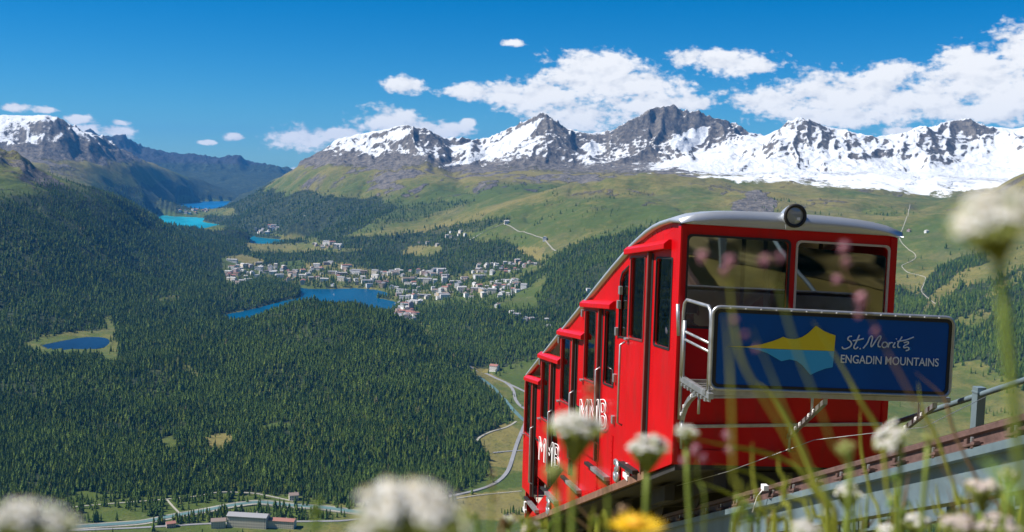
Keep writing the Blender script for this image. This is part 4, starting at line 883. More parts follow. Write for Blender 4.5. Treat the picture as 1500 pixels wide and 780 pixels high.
M_ALU = material('roof_aluminium', (.55, .58, .62), .42, .65, var=.08, vscale=1.5)
M_GALV = material('galvanised_steel', (.46, .47, .48), .42, .75, var=.18, vscale=9)
M_BLACK = material('rubber_black', (.015, .015, .016), .6); M_UNDER = material('undercarriage', (.03, .028, .027), .75, var=.4, vscale=5)
M_RUST = material('rusted_beam', (.19, .095, .06), .8, var=.35, vscale=7, bump=.2, bscale=40); M_RAIL = material('rail_rust', (.12, .068, .058), .65, var=.35, vscale=9, bump=.15, bscale=40)
M_RAILTOP = material('rail_worn_top', (.16, .10, .085), .35, .6, var=.2, vscale=6); M_GIRD = material('painted_girder', (.17, .23, .26), .5, .3, var=.22, vscale=3, bump=.05)
M_GLASS = glass('window_glass'); M_GLASS_D = glass('tinted_glass', (.50, .55, .53)); M_INT = material('interior_panel', (.52, .47, .40), .7, var=.15); M_SEAT = material('seat_brown', (.16, .09, .05), .6, var=.2)
M_BLUE = material('sign_blue', (.001, .085, .36), .55, var=.12, vscale=1.2, spec=.2); M_YEL = material('sign_yellow', (.80, .62, .02), .4); M_LBLUE = material('sign_light_blue', (.03, .42, .82), .4); M_SIGNW = material('sign_white', (.8, .84, .88), .4); M_LET = material('letter_white', (.82, .8, .8), .5)
M_TRIM = material('window_trim', (.55, .45, .36), .5); M_LENS = material('lamp_lens', (.35, .38, .40), .08, .3); M_SKIN = material('skin', (.56, .33, .24), .5); M_HAIR = material('hair_brown', (.05, .03, .018), .7)
# ------------------------------------------------------------------ funicular car
CT = (1.694, 11.068, -2.97); YAW = .1623; G = .412; W = 2.3; PC = 1.508; TILT = .04
car = empty('funicular_car', CT, YAW); tag(car, 'red stepped funicular railway car with silver roof and dark windows', 'funicular')
def til(x): return -TILT*x
eave = [(0,2.44),(.3,2.43),(.63,2.38),(.9,2.325),(1.16,2.255),(1.41,2.175),(1.75,2.06),(1.93,1.99),(2.61,1.72),(3.30,1.43),(4.2,1.045),(5.55,.47),(7.1,-.19),(8.35,-.73)]
def ez_(y): return float(np.interp(y, [e[0] for e in eave], [e[1] for e in eave]))
YE = 8.35
SH = .11
def side_holes():
    H = [('window', rrect(.27, 1.12, .82, 2.05, .03, .08, 2)), ]
    H.append(('window', [(1.87, .98), (2.30, .93), (2.30, 1.60), (2.22, 1.70), (1.87, 1.84)]))
    for i in range(4):
        y = 2.505+PC*i; z = -.6214*i
        H.append(('window', rrect(y-.02, .27+z, y+.47, 1.20+z, .03, SH, 2)))
    return H
SHOLE = side_holes()
outl = [(0, 0)]+[(e[0], e[1]) for e in eave]+[(YE, -.405*YE), (.92, -.405*.92+.02), (.92, -.36), (.0, -.02)]
outl = [(0, -.02)]+[(e[0], e[1]-.012) for e in eave]+[(YE, -.405*YE)]
def sideconv(x0, sgn): return lambda u, v, w: (x0+sgn*w, u, v+til(x0))
doorhole = []
for i in range(-1, 4):                       # openings behind the door leaves
    if i < 0: doorhole.append(rrect(1.12, .0, 1.80, 1.97, .02, .08, 1))
    else: doorhole.append(rrect(3.28+PC*i, -.7-.6214*i, 4.02+PC*i-(.08 if i == 3 else 0), 1.06-.6214*i, .02, SH, 1))
sw = panel('side_wall', outl, [h for _, h in SHOLE]+doorhole, sideconv(0, 1), .05, M_RED, car)
panel('side_wall', outl, [h for _, h in SHOLE]+doorhole, sideconv(W, -1), .05, M_RED, car)
for _, h in SHOLE:
    fr = panel('window_frame', [(u+(-.02 if u < sum(p[0] for p in h)/len(h) else .02), v+(-.02 if v < sum(p[1] for p in h)/len(h) else .02)) for u, v in h], [h], sideconv(-.008, 1), .02, M_BLACK, sw)
    panel('window_pane', h, [], sideconv(.02, 1), .006, M_GLASS_D, sw)
    panel('window_pane', h, [], sideconv(W-.02, -1), .006, M_GLASS_D, sw)
def door(i):
    if i < 0: y0, y1, zb, zt, w0, w1, v0, v1, sh = 1.06, 1.84, -.42, 2.06, 1.17, 1.745, 1.06, 1.99, .1
    else: y0, y1, zb, zt, w0, w1, v0, v1, sh = 3.22, 4.08, -.86, 1.16, 3.37, 3.97, .14, 1.08, SH
    o = max(i, 0)*PC; z = -.6214*max(i, 0)
    if i == 3: y1 -= .05; w1 -= .05
    hole = rrect(w0+o, v0+z-sh*(w0-y0)*0, w1+o, v1+z, .025, sh, 2)
    d = panel('door', [(y0+o, zb+z), (y1+o, zb+z-sh*(y1-y0)), (y1+o, zt+z-sh*(y1-y0)), (y0+o, zt+z)], [hole], sideconv(-.028, 1), .05, M_RED, car)
    panel('window_pane', hole, [], sideconv(-.006, 1), .006, M_GLASS_D, d)
    panel('window_seal', [(u+(-.018 if u < (w0+w1)/2+o else .018), v+(-.018 if v < (v0+v1)/2+z else .018)) for u, v in hole], [hole], sideconv(-.036, 1), .014, M_DARKRED, d)
    # brown rubber post beside the leaf and the dark gap
    yc = y0+o-.035
    box('door_post', (-.022, yc, (zb+zt)/2+z), (.05, .045, zt-zb), M_DARKRED, d); box('door_gap', (.004, yc-.055, (zb+zt)/2+z), (.02, .06, zt-zb-.02), M_BLACK, d, bev=0)
    hy = (y1 if i < 0 else y0-.16)+o+(.06 if i < 0 else 0); hz = (.42 if i < 0 else -.1)+z
    tube('grab_handle', [(-.03, hy, hz-.5), (-.085, hy, hz-.47), (-.085, hy, hz+.47), (-.03, hy, hz+.5)], .014, M_GALV, d)
    box('door_latch', (-.05, y1+o-.08, (.98 if i < 0 else .05)+z), (.05, .09, .025), M_GALV, d)
    return d
for i in range(-1, 4): door(i)
def canopy(y0, y1, z, drop, dep=.085):
    V = []; F = []
    for y, dz in ((y0, 0), (y1, -drop)):
        for x, zz in ((.01, z+.10), (-.03, z+.10), (-dep, z+.055), (-dep, z), (-dep+.02, z-.005), (.01, z)):
            V.append((x, y, zz+dz))
    n = 6
    for k in range(n): F.append((k, (k+1) % n, n+(k+1) % n, n+k))
    F += [tuple(range(n))[::-1], tuple(range(n, 2*n))]
    o = mesh_obj('door_canopy', V, F, M_RED, car); fix(o); bevel(o, .008)
canopy(.33, 1.90, 2.15, .19)
for i in range(4): canopy(2.49+PC*i, min(4.13+PC*i, YE+.02), 1.235-.6214*i, .185)
for i in range(4):
    y = 2.47+PC*i; z = -.90-.6214*i
    box('door_step', (-.04, y+.38, z-.035), (.08, .74, .05), M_GALV, car, .09)
    box('step_bracket', (-.03, y+1.0, z-.10), (.06, .38, .04), M_BLACK, car, .09)
box('door_step', (-.05, 1.45, -.47), (.1, .62, .05), M_BLACK, car, .1)
for y, z in ((2.22, 1.5), (2.28, 1.32), (2.34, .98), (2.36, .4), (2.36, -.12), (3.95+.25, .95), (4.22, .62), (5.72, .33), (5.74, .0), (7.2, -.28)):
    box('hinge', (-.02, y, z), (.04, .07, .10), M_GALV, car)
V = []; F = []
bm_ = boxes('sill_beam', [((-.012, (.9+YE)/2, -.405*(.9+YE)/2-.035), (.05, YE-.9, .09))], M_RUST, car, .405); 
boxes('sill_beam', [((W+.012, (.9+YE)/2, -.405*(.9+YE)/2-.035+til(W)), (.05, YE-.9, .09))], M_RUST, car, .405)
# rivet seams: thin raised vertical joints on the side
for y in (2.40, 3.0+.13, 3.9+.28, 5.42+.25, 6.93+.22): box('panel_joint', (-.004, y, -.405*y+.33), (.01, .018, .62), M_RED, car, bev=.003)
V, F = [], []
for i in range(5):                                  # rivet rows along the posts and the roof edge
    y = (2.40, 3.13, 4.18, 5.67, 7.15)[i]
    for k in range(9): add_box(V, F, (-.010, y+.03, -.405*y+.06+.072*k), (.008, .012, .012))
for k in range(46):
    y = .35+k*.17; add_box(V, F, (-.004, y, ez_(y)-.05), (.008, .012, .012))
    add_box(V, F, (-.004, y+.5 if y < 7.6 else y, -.405*(y+.5 if y < 7.6 else y)+.045), (.008, .012, .012))
mesh_obj('rivets', V, F, M_RED, car)
# ends
fo = [(0, -.03), (W, -.03), (W, 2.43), (0, 2.43)]
FW = [rrect(.075, 1.40, 1.135, 2.31, .05, .0, 3), rrect(1.235, 1.40, 2.225, 2.31, .05, .0, 3)]
def fconv(y0, s): return lambda u, v, w: (u, y0+s*w, v+til(u))
front = panel('front_wall', fo, FW, fconv(-.002, 1), .05, M_RED, car)
for k, h in enumerate(FW):
    cx, cy = sum(p[0] for p in h)/len(h), sum(p[1] for p in h)/len(h)
    panel('window_frame', [(u+(-.022 if u < cx else .022), v+(-.022 if v < cy else .022)) for u, v in h], [h], fconv(-.012, 1), .02, M_TRIM if k else M_BLACK, front)
    panel('window_pane', h, [], fconv(.02, 1), .006, M_GLASS, front)
panel('rear_wall', [(0, -.405*YE), (W, -.405*YE), (W, -.75), (0, -.75)], [rrect(.15, -1.8, W-.15, -.95, .05, 0, 2)], fconv(YE, -1), .05, M_RED, car)
for x in (.0, W): box('corner_post', (x+(.018 if x == 0 else -.018), .03, 1.2+til(x)), (.075, .10, 2.44), M_RED, car, bev=.02)
box('belt_bar', (W/2, -.03, .37), (W-.1, .025, .035), M_GALV, front)
front.children[-1].rotation_euler = (0, math.atan(TILT), 0)
o = front.children[-1]
for v in o.data.vertices: v.co.z += til(v.co.x)
o.rotation_euler = (0, 0, 0)
mo = box('trim_line', (W*.3, -.012, .12), (W*.55, .02, .025), M_RED, front)
for v in mo.data.vertices: v.co.z += til(v.co.x)
# roof: domed sheet following the eave line
def roof():
    V, F = [], []; ys = []
    for (a, za), (b, zb) in zip(eave[:-1], eave[1:]):
        n = max(1, int((b-a)/.35))
        for k in range(n): ys.append((a+(b-a)*k/n, za+(zb-za)*k/n))
    ys.append(eave[-1]); ys = [(-.075, eave[0][1]+.0), (-.05, eave[0][1])]+ys+[(YE+.06, eave[-1][1]-.03)]
    nx = 15; xs = [-.045+(W+.09)*k/(nx-1) for k in range(nx)]
    for j, (y, z) in enumerate(ys):
        for x in xs:
            t = (x-W/2)/(W/2+.045); th = .085 if j > 0 else .03
            V.append((x, y, z+th+.075*(1-abs(t)**2.6)*(1 if j > 0 else .75)-.05*abs(t)**8+til(x)))
    for j, (y, z) in enumerate(ys):
        for x in xs: V.append((x, y, z-.006+til(x)))
    m = len(ys); o2 = nx*m
    for j in range(m-1):
        for k in range(nx-1):
            a = j*nx+k; F.append((a, a+1, a+nx+1, a+nx)); F.append((o2+a, o2+a+nx, o2+a+nx+1, o2+a+1))
        F.append((j*nx, j*nx+nx, o2+j*nx+nx, o2+j*nx)); a = j*nx+nx-1; F.append((a, o2+a, o2+a+nx, a+nx))
    for k in range(nx-1):
        F.append((k, o2+k, o2+k+1, k+1)); a = (m-1)*nx+k; F.append((a, a+1, o2+a+1, o2+a))
    o = mesh_obj('roof', V, F, M_ALU, car, True); fix(o); return o
rf = roof()
# roof lamp in its cowl
LX, LZ = 1.135, 2.505
V, F = [], []; n = 18
prof = [(.34, .035), (.22, .075), (.10, .105), (.02, .118), (-.02, .118)]
for y, r in prof:
    for k in range(n):
        a = 6.2832*k/n; V.append((LX+r*math.cos(a), y-.10, LZ+.03*(1-(y+.02)/.36)+r*math.sin(a)-.02*(y/.34)))
for j in range(len(prof)-1):
    for k in range(n): F.append((j*n+k, j*n+(k+1) % n, (j+1)*n+(k+1) % n, (j+1)*n+k))
F.append(tuple(range(n)))
lamp = mesh_obj('roof_lamp', V, F, M_ALU, car, True); fix(lamp)
box('lamp_foot', (LX, .02, LZ-.07), (.17, .22, .10), M_ALU, lamp, bev=.03)
tube('lamp_ring', [(LX+.105*math.cos(6.2832*k/24), -.125, LZ+.03+.105*math.sin(6.2832*k/24)) for k in range(24)], .018, M_BLACK, lamp, 8, True)
V = [(LX, -.135, LZ+.03)]; F = []
for r, y in ((.05, -.13), (.095, -.116)):
    for k in range(20): V.append((LX+r*math.cos(6.2832*k/20), y, LZ+.03+r*math.sin(6.2832*k/20)))
for k in range(20): F.append((0, 1+k, 1+(k+1) % 20)); F.append((1+k, 21+k, 21+(k+1) % 20, 1+(k+1) % 20))
o = mesh_obj('lamp_glass', V, F, M_LENS, lamp, True); fix(o)
box('lamp_bulb', (LX+.03, -.138, LZ+.0), (.035, .01, .03), M_LET, lamp, bev=.004)
# lettering on the side: rises with the steps
def side_text(txt, size, y_start, z_base, rise, wid, mat, outline, name, x=-.014):
    me = text_mesh(txt, size, outline)
    co = np.array([v.co[:] for v in me.vertices]); w0 = co[:, 0].max()-co[:, 0].min(); k = wid/w0; co[:, 0] -= co[:, 0].min()
    for v, c in zip(me.vertices, co):
        v.co = (x-c[2], y_start-c[0]*k, z_base+c[1]+rise*c[0]*k)
    me.materials.clear(); me.materials.append(mat); o = bpy.data.objects.new(name, me); C.objects.link(o); o.parent = car; return o
side_text('MMB', .56, 4.12, -.63, .215, 1.50, M_LET, .0065, 'lettering', -.034)
side_text('MMB', .56, 7.02, -1.88, .165, 1.66, M_LET, .0065, 'lettering', -.034)
side_text('3', .34, 2.18, -.80, 0, .22, M_GALV, .024, 'number', -.03); side_text('3', .34, 6.25, -2.52, 0, .24, M_GALV, .024, 'number', -.03)
for y, z in ((1.62, -.62), (8.2, -3.12)): boxes('white_bracket', [((-.03, y, z), (.04, .2, .06)), ((-.03, y-.03, z+.09), (.04, .07, .14))], M_LET, car)
# sign platform on the front
SY = -.9
def sg(u, v): return (.05+2.40*u, .955+.74*v+til(2.4*u))        # place on the sign, u and v 0..1
def sconv(y0): return lambda u, v, w: (sg(u, v)[0], y0+w, sg(u, v)[1])
def rr01(a, b, c, d, r):
    out = []; k = 2.4/.74
    for cx, cy, a0 in ((c-r/k, d-r, 0), (a+r/k, d-r, 1.5708), (a+r/k, b+r, 3.1416), (c-r/k, b+r, 4.7124)):
        for q in range(5): an = a0+1.5708*q/4; out.append((cx+r/k*math.cos(an), cy+r*math.sin(an)))
    return out
sign = panel('sign_board', rr01(.012, .03, .988, .97, .05), [], sconv(SY), .03, M_BLUE, car)
panel('sign_border', rr01(.0, .0, 1.0, 1.0, .08), [rr01(.016, .04, .986, .955, .05)], sconv(SY-.006), .03, M_BLACK, sign)
panel('sign_back', rr01(.012, .03, .988, .97, .05), [], sconv(SY+.031), .012, M_GALV, sign)
tube('sign_frame', [(sg(u, v)[0], SY, sg(u, v)[1]) for u, v in rr01(-.006, -.02, 1.006, 1.02, .1)], .018, M_GALV, sign, 8, True)
def Z8(x, y):                                                  # logo outlines measured on the sign face
    u = (x-25)/1030; return (u, 1-(y-(40+40*u))/(347-3*u))
panel('logo_mountain', [Z8(*p) for p in [(85,206),(165,207),(230,196),(275,182),(300,172),(318,163),(340,171),(370,173),(400,163),(425,145),(456,113),(490,135),(515,146),(542,155),(540,225),(300,217)]][::-1], [], sconv(SY-.010), .006, M_YEL, sign)
panel('logo_lake', [Z8(*p) for p in [(85,208),(300,218),(540,226),(537,297),(505,304),(470,318),(443,332),(430,318),(405,288),(380,270),(350,263),(315,271),(290,257),(255,236),(215,222),(160,211)]][::-1], [], sconv(SY-.010), .006, M_LBLUE, sign)
def sign_text(txt, size, x0, y0, wid, mat, name, shear=0, off=0):
    me = text_mesh(txt, size, 0, shear, .002, off); co = np.array([v.co[:] for v in me.vertices]); k = wid/(co[:, 0].max()-co[:, 0].min()); co[:, 0] -= co[:, 0].min()
    u0, v0 = Z8(x0, y0)
    for v, c in zip(me.vertices, co):
        u = u0+c[0]*k; p = sg(u, v0); v.co = (p[0], SY-.010+c[2]*-1, p[1]+c[1])
    me.materials.clear(); me.materials.append(mat); o = bpy.data.objects.new(name, me); C.objects.link(o); o.parent = sign; return o
sign_text('ENGADIN MOUNTAINS', .112, 570, 277, 432/1030, M_SIGNW, 'sign_lettering', 0, .0008)
# hand-written town name: pen strokes
STROKES = [[(612,158),(600,160),(596,172),(608,182),(612,196),(598,210),(578,213),(572,206)], [(645,152),(630,190),(624,208),(630,214),(642,206)], [(618,178),(640,174),(664,168)], [(650,212),(653,215)],
           [(664,212),(680,190),(698,156),(702,160),(699,204),(703,202),(734,156),(739,158),(730,202),(740,205)], [(768,188),(758,183),(747,192),(750,206),(762,206),(770,195),(766,185)], [(778,184),(773,208)], [(774,198),(784,186),(793,186)], [(803,184),(797,206),(805,206)], [(807,170),(809,168)], [(832,158),(817,204),(826,207)], [(812,180),(846,174),(884,160)], [(842,186),(862,184),(842,206),(860,206),(866,214),(852,222)]]
cu = bpy.data.curves.new('script', 'CURVE'); cu.dimensions = '3D'; cu.bevel_depth = .0068; cu.bevel_resolution = 1; cu.resolution_u = 6
for st in STROKES:
    sp = cu.splines.new('BEZIER'); sp.bezier_points.add(len(st)-1)
    for bp_, p in zip(sp.bezier_points, st):
        u, v = Z8(*p); q = sg(u, v); bp_.co = (q[0], SY-.011, q[1]); bp_.handle_left_type = bp_.handle_right_type = 'AUTO'
tmp = bpy.data.objects.new('script', cu); C.objects.link(tmp); dg = bpy.context.evaluated_depsgraph_get(); me = bpy.data.meshes.new_from_object(tmp.evaluated_get(dg)); bpy.data.objects.remove(tmp); me.materials.clear(); me.materials.append(M_SIGNW)
o = bpy.data.objects.new('sign_script', me); C.objects.link(o); o.parent = sign
uq = Z8(870, 212); tube('registered_mark', [(sg(*uq)[0]+.012*math.cos(6.283*k/12), SY-.011, sg(*uq)[1]+.012*math.sin(6.283*k/12)) for k in range(12)], .002, M_LBLUE, sign, 5, True)
boxes('frame_rivets', [((sg(k/16, 0)[0], SY-.02, sg(k/16, 1.015)[1]), (.012, .008, .012)) for k in range(1, 16)], M_LET, sign, bev=0)
# platform, guard rail and brackets
plat = boxes('platform_edge', [((1.25, SY+.05, .90+til(1.2)), (2.5, .05, .05))], M_GALV, car)
for v in plat.data.vertices: v.co.z += til(v.co.x)-til(1.2)
boxes('platform_grating', [((.035, -.52, .875), (.05, .86, .055)), ((.035, -.52, .86), (.02, .80, .09))], M_GALV, car, bev=.003)
boxes('grating_teeth', [((.02, -.15-.1*k, .825), (.03, .035, .03)) for k in range(8)], M_GALV, car, bev=0)
boxes('platform_deck', [((1.2, -.45+.1*(k-4), .895+til(1.2)), (2.3, .03, .02)) for k in range(9)], M_GALV, car, bev=0)
rail_path = [(.03, -.06, .45), (.03, -.06, 1.55), (.03, -.09, 1.64), (.03, -.16, 1.68), (.03, -.80, 1.70), (.03, -.86, 1.66), (.03, -.88, 1.58), (.03, -.88, .86)]
tube('guard_rail', rail_path, .018, M_GALV, car)
tubes('guard_rail_bars', [[(.03, -.06, 1.36), (.03, -.88, 1.36)], [(.03, -.06, 1.28), (.03, -.88, 1.28)]], .014, M_GALV, car)
tubes('gate_bar', [[(.02, -.14, .9), (.02, -.14, 1.47)], [(.0, -.02, 1.30), (-.02, -.02, 1.62)]], .02, M_GALV, car)
def bracket(x, flat):
    t = til(x); arc = []
    for k in range(9):
        a = 1.5708*k/8; arc.append((x, -.04-.80*math.sin(a)**1.0, .30+.54*(1-math.cos(a))+t))
    p = [(x, -.04-.8*k/8, .30+.54*(k/8)**(1.0 if flat else 1.35)+t) for k in range(9)]
    q = p if flat else [(x, -.03-.82*math.sin(1.5708*k/8), .34+.5*(1-math.cos(1.5708*k/8))+t) for k in range(9)]
    if not flat: q = [(x, -.03-.80*(1-math.cos(1.5708*k/8)), .30+.56*math.sin(1.5708*k/8)+t) for k in range(9)]
    V, F = [], []
    for (a, b, c) in q:
        for dx in (-.022, .022):
            for dz in (-.026, .026): V.append((a+dx, b, c+dz))
    for i in range(len(q)-1):
        s = i*4
        F += [(s, s+1, s+5, s+4), (s+2, s+6, s+7, s+3), (s, s+4, s+6, s+2), (s+1, s+3, s+7, s+5)]
    F += [(0, 2, 3, 1), (len(V)-4, len(V)-3, len(V)-1, len(V)-2)]
    b = mesh_obj('platform_bracket', V, F, M_GALV, car); fix(b)
    boxes('bracket_bolts', [((x-.026, q[i][1], q[i][2]), (.012, .022, .03)) for i in (2, 3, 5, 6)], M_LET, b, bev=0)
    tubes('bracket_strut', [[(x, -.06, .15+t), (x, -.06, .45+t)], [(x, -.55, .62+t), (x, -.55, .88+t)]], .014, M_GALV, b)
bracket(.06, False); bracket(1.22, True); bracket(2.36, True)
# inside: stepped floor, benches, poles, rail, console
boxes('floor', [((W/2, 1.2, -.02), (W-.12, 2.3, .06))]+[((W/2, 2.36+PC*i+.74, -.88-.6214*i), (W-.12, 1.5, .06)) for i in range(4)], M_INT, car, bev=0)
boxes('step_riser', [((W/2, 2.36+PC*i, -.58-.6214*i), (W-.12, .04, .62)) for i in range(4)], M_INT, car, bev=0)
for i in range(4):
    s = boxes('bench', [((W/2, 2.66+PC*i, -.46-.6214*i), (W-.3, .42, .08)), ((W/2, 2.46+PC*i, -.20-.6214*i), (W-.3, .06, .55))], M_SEAT, car, bev=.02)
tubes('grab_pole', [[(x, 2.42+PC*i, -.86-.6214*i), (x, 2.42+PC*i, ez_(2.42+PC*i)-.02)] for i in range(4) for x in (.35, 1.95)], .018, M_GALV, car)
tube('window_rail', [(.07, .16, 1.52), (.07, 1.0, 1.50)], .022, M_GALV, car); tubes('cab_stanchion', [[(.85, .5, 0), (.85, .5, 2.35)], [(1.9, .9, 0), (1.9, .9, 2.25)], [(1.05, .25, 1.0), (1.25, .9, 2.3)]], .025, M_GALV, car)
boxes('driver_console', [((1.55, .35, .55), (1.0, .35, 1.05))], M_INT, car, bev=.03)
# undercarriage
def slopebox(y0, y1, x, z, w, h): return ((x, (y0+y1)/2, z-G*(y0+y1)/2), (w, y1-y0, h))
boxes('chassis_beam', [slopebox(.1, 8.2, .55, -.18, .14, .22), slopebox(.1, 8.2, 1.75, -.18, .14, .22)]+[((W/2, y, -.2-G*y), (1.3, .12, .2)) for y in (.3, 2, 4, 6, 8)], M_UNDER, car, G, bev=.01)
boxes('underbody', [slopebox(.02, 8.3, W/2, -.06, W-.06, .06)], M_UNDER, car, G, bev=0)
boxes('skid_block', [((.32, y, -.22-G*y), (.12, .5, .18)) for y in (1.3, 3.0, 5.6, 7.2)], M_UNDER, car, G, bev=.01)
def wheel(x, y):
    r = .24; c = Vector((x, y, -.38-G*y+r*1.07)); V, F = [], []; n = 24; pr_ = [(-.05, .06), (-.05, r+.025), (-.025, r+.025), (-.02, r), (.05, r-.005), (.05, .06)]
    for dx, q in pr_:
        for k in range(n): a = 6.2832*k/n; V.append((c.x+dx, c.y+q*math.cos(a), c.z+q*math.sin(a)))
    for j in range(len(pr_)):
        for k in range(n): j2 = (j+1) % len(pr_); F.append((j*n+k, j*n+(k+1) % n, j2*n+(k+1) % n, j2*n+k))
    o = mesh_obj('wheel', V, F, M_UNDER, car); fix(o)
for y in (1.1, 2.4, 6.0, 7.3):
    for x in (.65, 1.65): wheel(x, y)
    tube('axle', [(.55, y, -.13-G*y), (1.75, y, -.13-G*y)], .05, M_UNDER, car)
# ------------------------------------------------------------------ track
def at_car(x, y, z):
    c, s = math.cos(YAW), math.sin(YAW); return (CT[0]+x*c-y*s, CT[1]+x*s+y*c, CT[2]+z)
tr = empty('railway_track', CT, YAW); tag(tr, 'rusty funicular rails clamped on blue grey steel girders', 'railway track')
def extr(name, prof, x, y0, y1, z0, mat, parent, step=None):
    """section (dx, dz) drawn along the slope"""
    n = len(prof); V = [(x+a, y, z0-G*y+b) for y in (y0, y1) for a, b in prof]; F = [(k, (k+1) % n, n+(k+1) % n, n+k) for k in range(n)]+[tuple(range(n))[::-1], tuple(range(n, 2*n))]
    o = mesh_obj(name, V, F, mat, parent); fix(o); return o
RP = [(-.033, 0), (-.033, -.035), (-.009, -.045), (-.009, -.112), (-.055, -.122), (-.055, -.135), (.055, -.135), (.055, -.122), (.009, -.112), (.009, -.045), (.033, -.035), (.033, 0), (.025, .006), (-.025, .006)]
GP = [(-.085, 0), (-.085, -.055), (-.075, -.055), (-.02, -.062), (-.012, -.30), (-.10, -.31), (-.10, -.335), (.10, -.335), (.10, -.31), (.012, -.30), (.02, -.062), (.075, -.055), (.085, -.055), (.085, 0)]
Y0, Y1 = -9.0, 34.0
for x in (.65, 1.65):
    r_ = extr('rail', RP, x, Y0, Y1, -.385, M_RAIL, tr); extr('rail_head', [(-.026, .0065), (-.026, .009), (.026, .009), (.026, .0065)], x, Y0, Y1, -.385, M_RAILTOP, r_)
    extr('girder', GP, x-.01, Y0, Y1, -.525, M_GIRD, tr)
    V = []
    for k in range(-20, 40):
        y = k*.44+.1
        if y < Y0+.1: continue
        z = -.505-G*y; V.append((y, z))
    for (y, z) in V:
        cl = boxes('rail_clamp', [((x-.075, y-.035, z+.014), (.05, .035, .045)), ((x-.075, y+.035, z+.014), (.05, .035, .045)), ((x-.07, y, z+.003), (.07, .14, .02))], M_RAIL, tr, G, bev=.008)
        v, f = sweep([(x-.075, y, z), (x-.075, y, z+.055)], .011, 6); bo = mesh_obj('bolt', v, f, M_GALV, cl)
boxes('sleeper', [((1.15, k*.9+.3, -.64-G*(k*.9+.3)), (.98, .12, .1)) for k in range(-9, 36)], M_UNDER, tr, bev=.01)
tube('haul_rope', [(1.15, y, -.46-G*y) for y in (0, 5, 15, 34)], .02, M_UNDER, tr)
for y in (-6, 0, 6, 12, 18, 24, 30):
    q = boxes('trestle', [((.64, y, -.86-G*y-1.7), (.2, .25, 3.4)), ((1.64, y, -.86-G*y-1.7), (.2, .25, 3.4)), ((1.15, y, -1.0-G*y), (1.4, .2, .2))], M_GIRD, tr, bev=.01)
boxes('cable_box', [((.5, -1.2, -.42+G*1.2), (.05, .07, .05))], M_LET, tr)
tube('cable_loop', [(.5, -1.15, -.44+G*1.15), (.47, -1.1, -.52+G*1.15), (.46, -1.06, -.62+G*1.1), (.48, -.98, -.64+G*1.0)], .006, M_LET, tr)
hr = empty('handrail', at_car(2.6, 0, 0), YAW); tag(hr, 'blue grey steel pipe handrail with posts on the far side of the track', 'handrail')
tube('rail_pipe', [(0, y, .43-G*y) for y in (-7, -3, -1.2, 2, 10, 20)], .028, M_GIRD, hr)
for y in (-5.9, -1.18, 3.6, 8.4, 13.2): box('post', (0, y, .06-G*y-.3), (.09, .09, 1.5), M_GIRD, hr); box('post_cap', (0, y, .46-G*y-.0), (.1, .1, .02), M_GIRD, hr)
wire = empty('signal_wire', at_car(.45, 0, 0), YAW); tag(wire, 'thin grey wire strung in front of the car below the sign', 'wire')
tube('wire_strand', [(0, 1.2, -.62), (0, -.4, -.0), (.6, -1.0, .46), (1.6, -1.2, .62), (2.15, -1.3, .93)], .0035, M_GALV, wire, 5)
mast = empty('track_mast', at_car(-.9, 26, -.3-G*26), YAW); tag(mast, 'slim grey mast beside the track beyond the lower end of the car', 'mast')
tube('pole', [(0, 0, -3), (0, 0, 1.4)], .05, M_GALV, mast); tube('cross_arm', [(-.5, 0, -.6), (1.0, 0, -.5)], .03, M_RUST, mast)
# ------------------------------------------------------------------ people in the car
def person(name, joints, edges, radii, cloth, label, skin_from, hair=M_HAIR, skin_pts=()):
    me = bpy.data.meshes.new(name); me.from_pydata([tuple(j) for j in joints], edges, []); o = bpy.data.objects.new(name, me); C.objects.link(o)
    md = o.modifiers.new('skin', 'SKIN'); md.use_smooth_shade = True; sub = o.modifiers.new('sub', 'SUBSURF'); sub.levels = 1; sub.render_levels = 1
    for i, sv in enumerate(me.skin_vertices[0].data):
        sv.radius = (radii[i], radii[i]); sv.use_root = (i == 0)
    dg = bpy.context.evaluated_depsgraph_get(); dg.update(); nm = bpy.data.meshes.new_from_object(o.evaluated_get(dg)); bpy.data.objects.remove(o)
    nm.materials.clear(); nm.materials.append(cloth); nm.materials.append(M_SKIN); mi = []
    for p in nm.polygons:
        c = p.center; s = c.z > skin_from or any((c-Vector(q)).length < r for q, r in skin_pts); mi.append(1 if s else 0)
    nm.polygons.foreach_set('material_index', mi); nm.polygons.foreach_set('use_smooth', [True]*len(mi))
    b = bpy.data.objects.new(name, nm); C.objects.link(b); b.location = CT; b.rotation_euler.z = YAW; tag(b, label, 'person')
    head = Vector(joints[4]); V, F = [], []
    n, m = 14, 7                                    # hair cap, open at the face
    for j in range(m+1):
        t = 1.9*j/m
        for k in range(n):
            a = 6.2832*k/n; face = max(0, math.cos(a+1.5708))*.9; tt = t*(1-.38*face); r = .118
            V.append((head.x+r*math.sin(tt)*math.cos(a)*.92, head.y+.012+r*math.sin(tt)*math.sin(a), head.z+.03+r*1.08*math.cos(tt)))
    for j in range(m):
        for k in range(n): F.append((j*n+k, j*n+(k+1) % n, (j+1)*n+(k+1) % n, (j+1)*n+k))
    mesh_obj('hair', V, F, hair, b, True)
    V, F = [], []
    add_box(V, F, (head.x, head.y-.118, head.z-.01), (.022, .03, .035)); mesh_obj('nose', V, F, M_SKIN, b, True)
    for s in (-.036, .036): box('eye', (head.x+s, head.y-.104, head.z+.018), (.022, .014, .010), M_BLACK, b, bev=.003)
    box('mouth', (head.x, head.y-.107, head.z-.05), (.04, .01, .008), material('lips', (.35, .12, .1), .5), b, bev=.002)
    for s in (-.1, .1): box('ear', (head.x+s, head.y, head.z), (.02, .035, .05), M_SKIN, b, bev=.008)
    return b
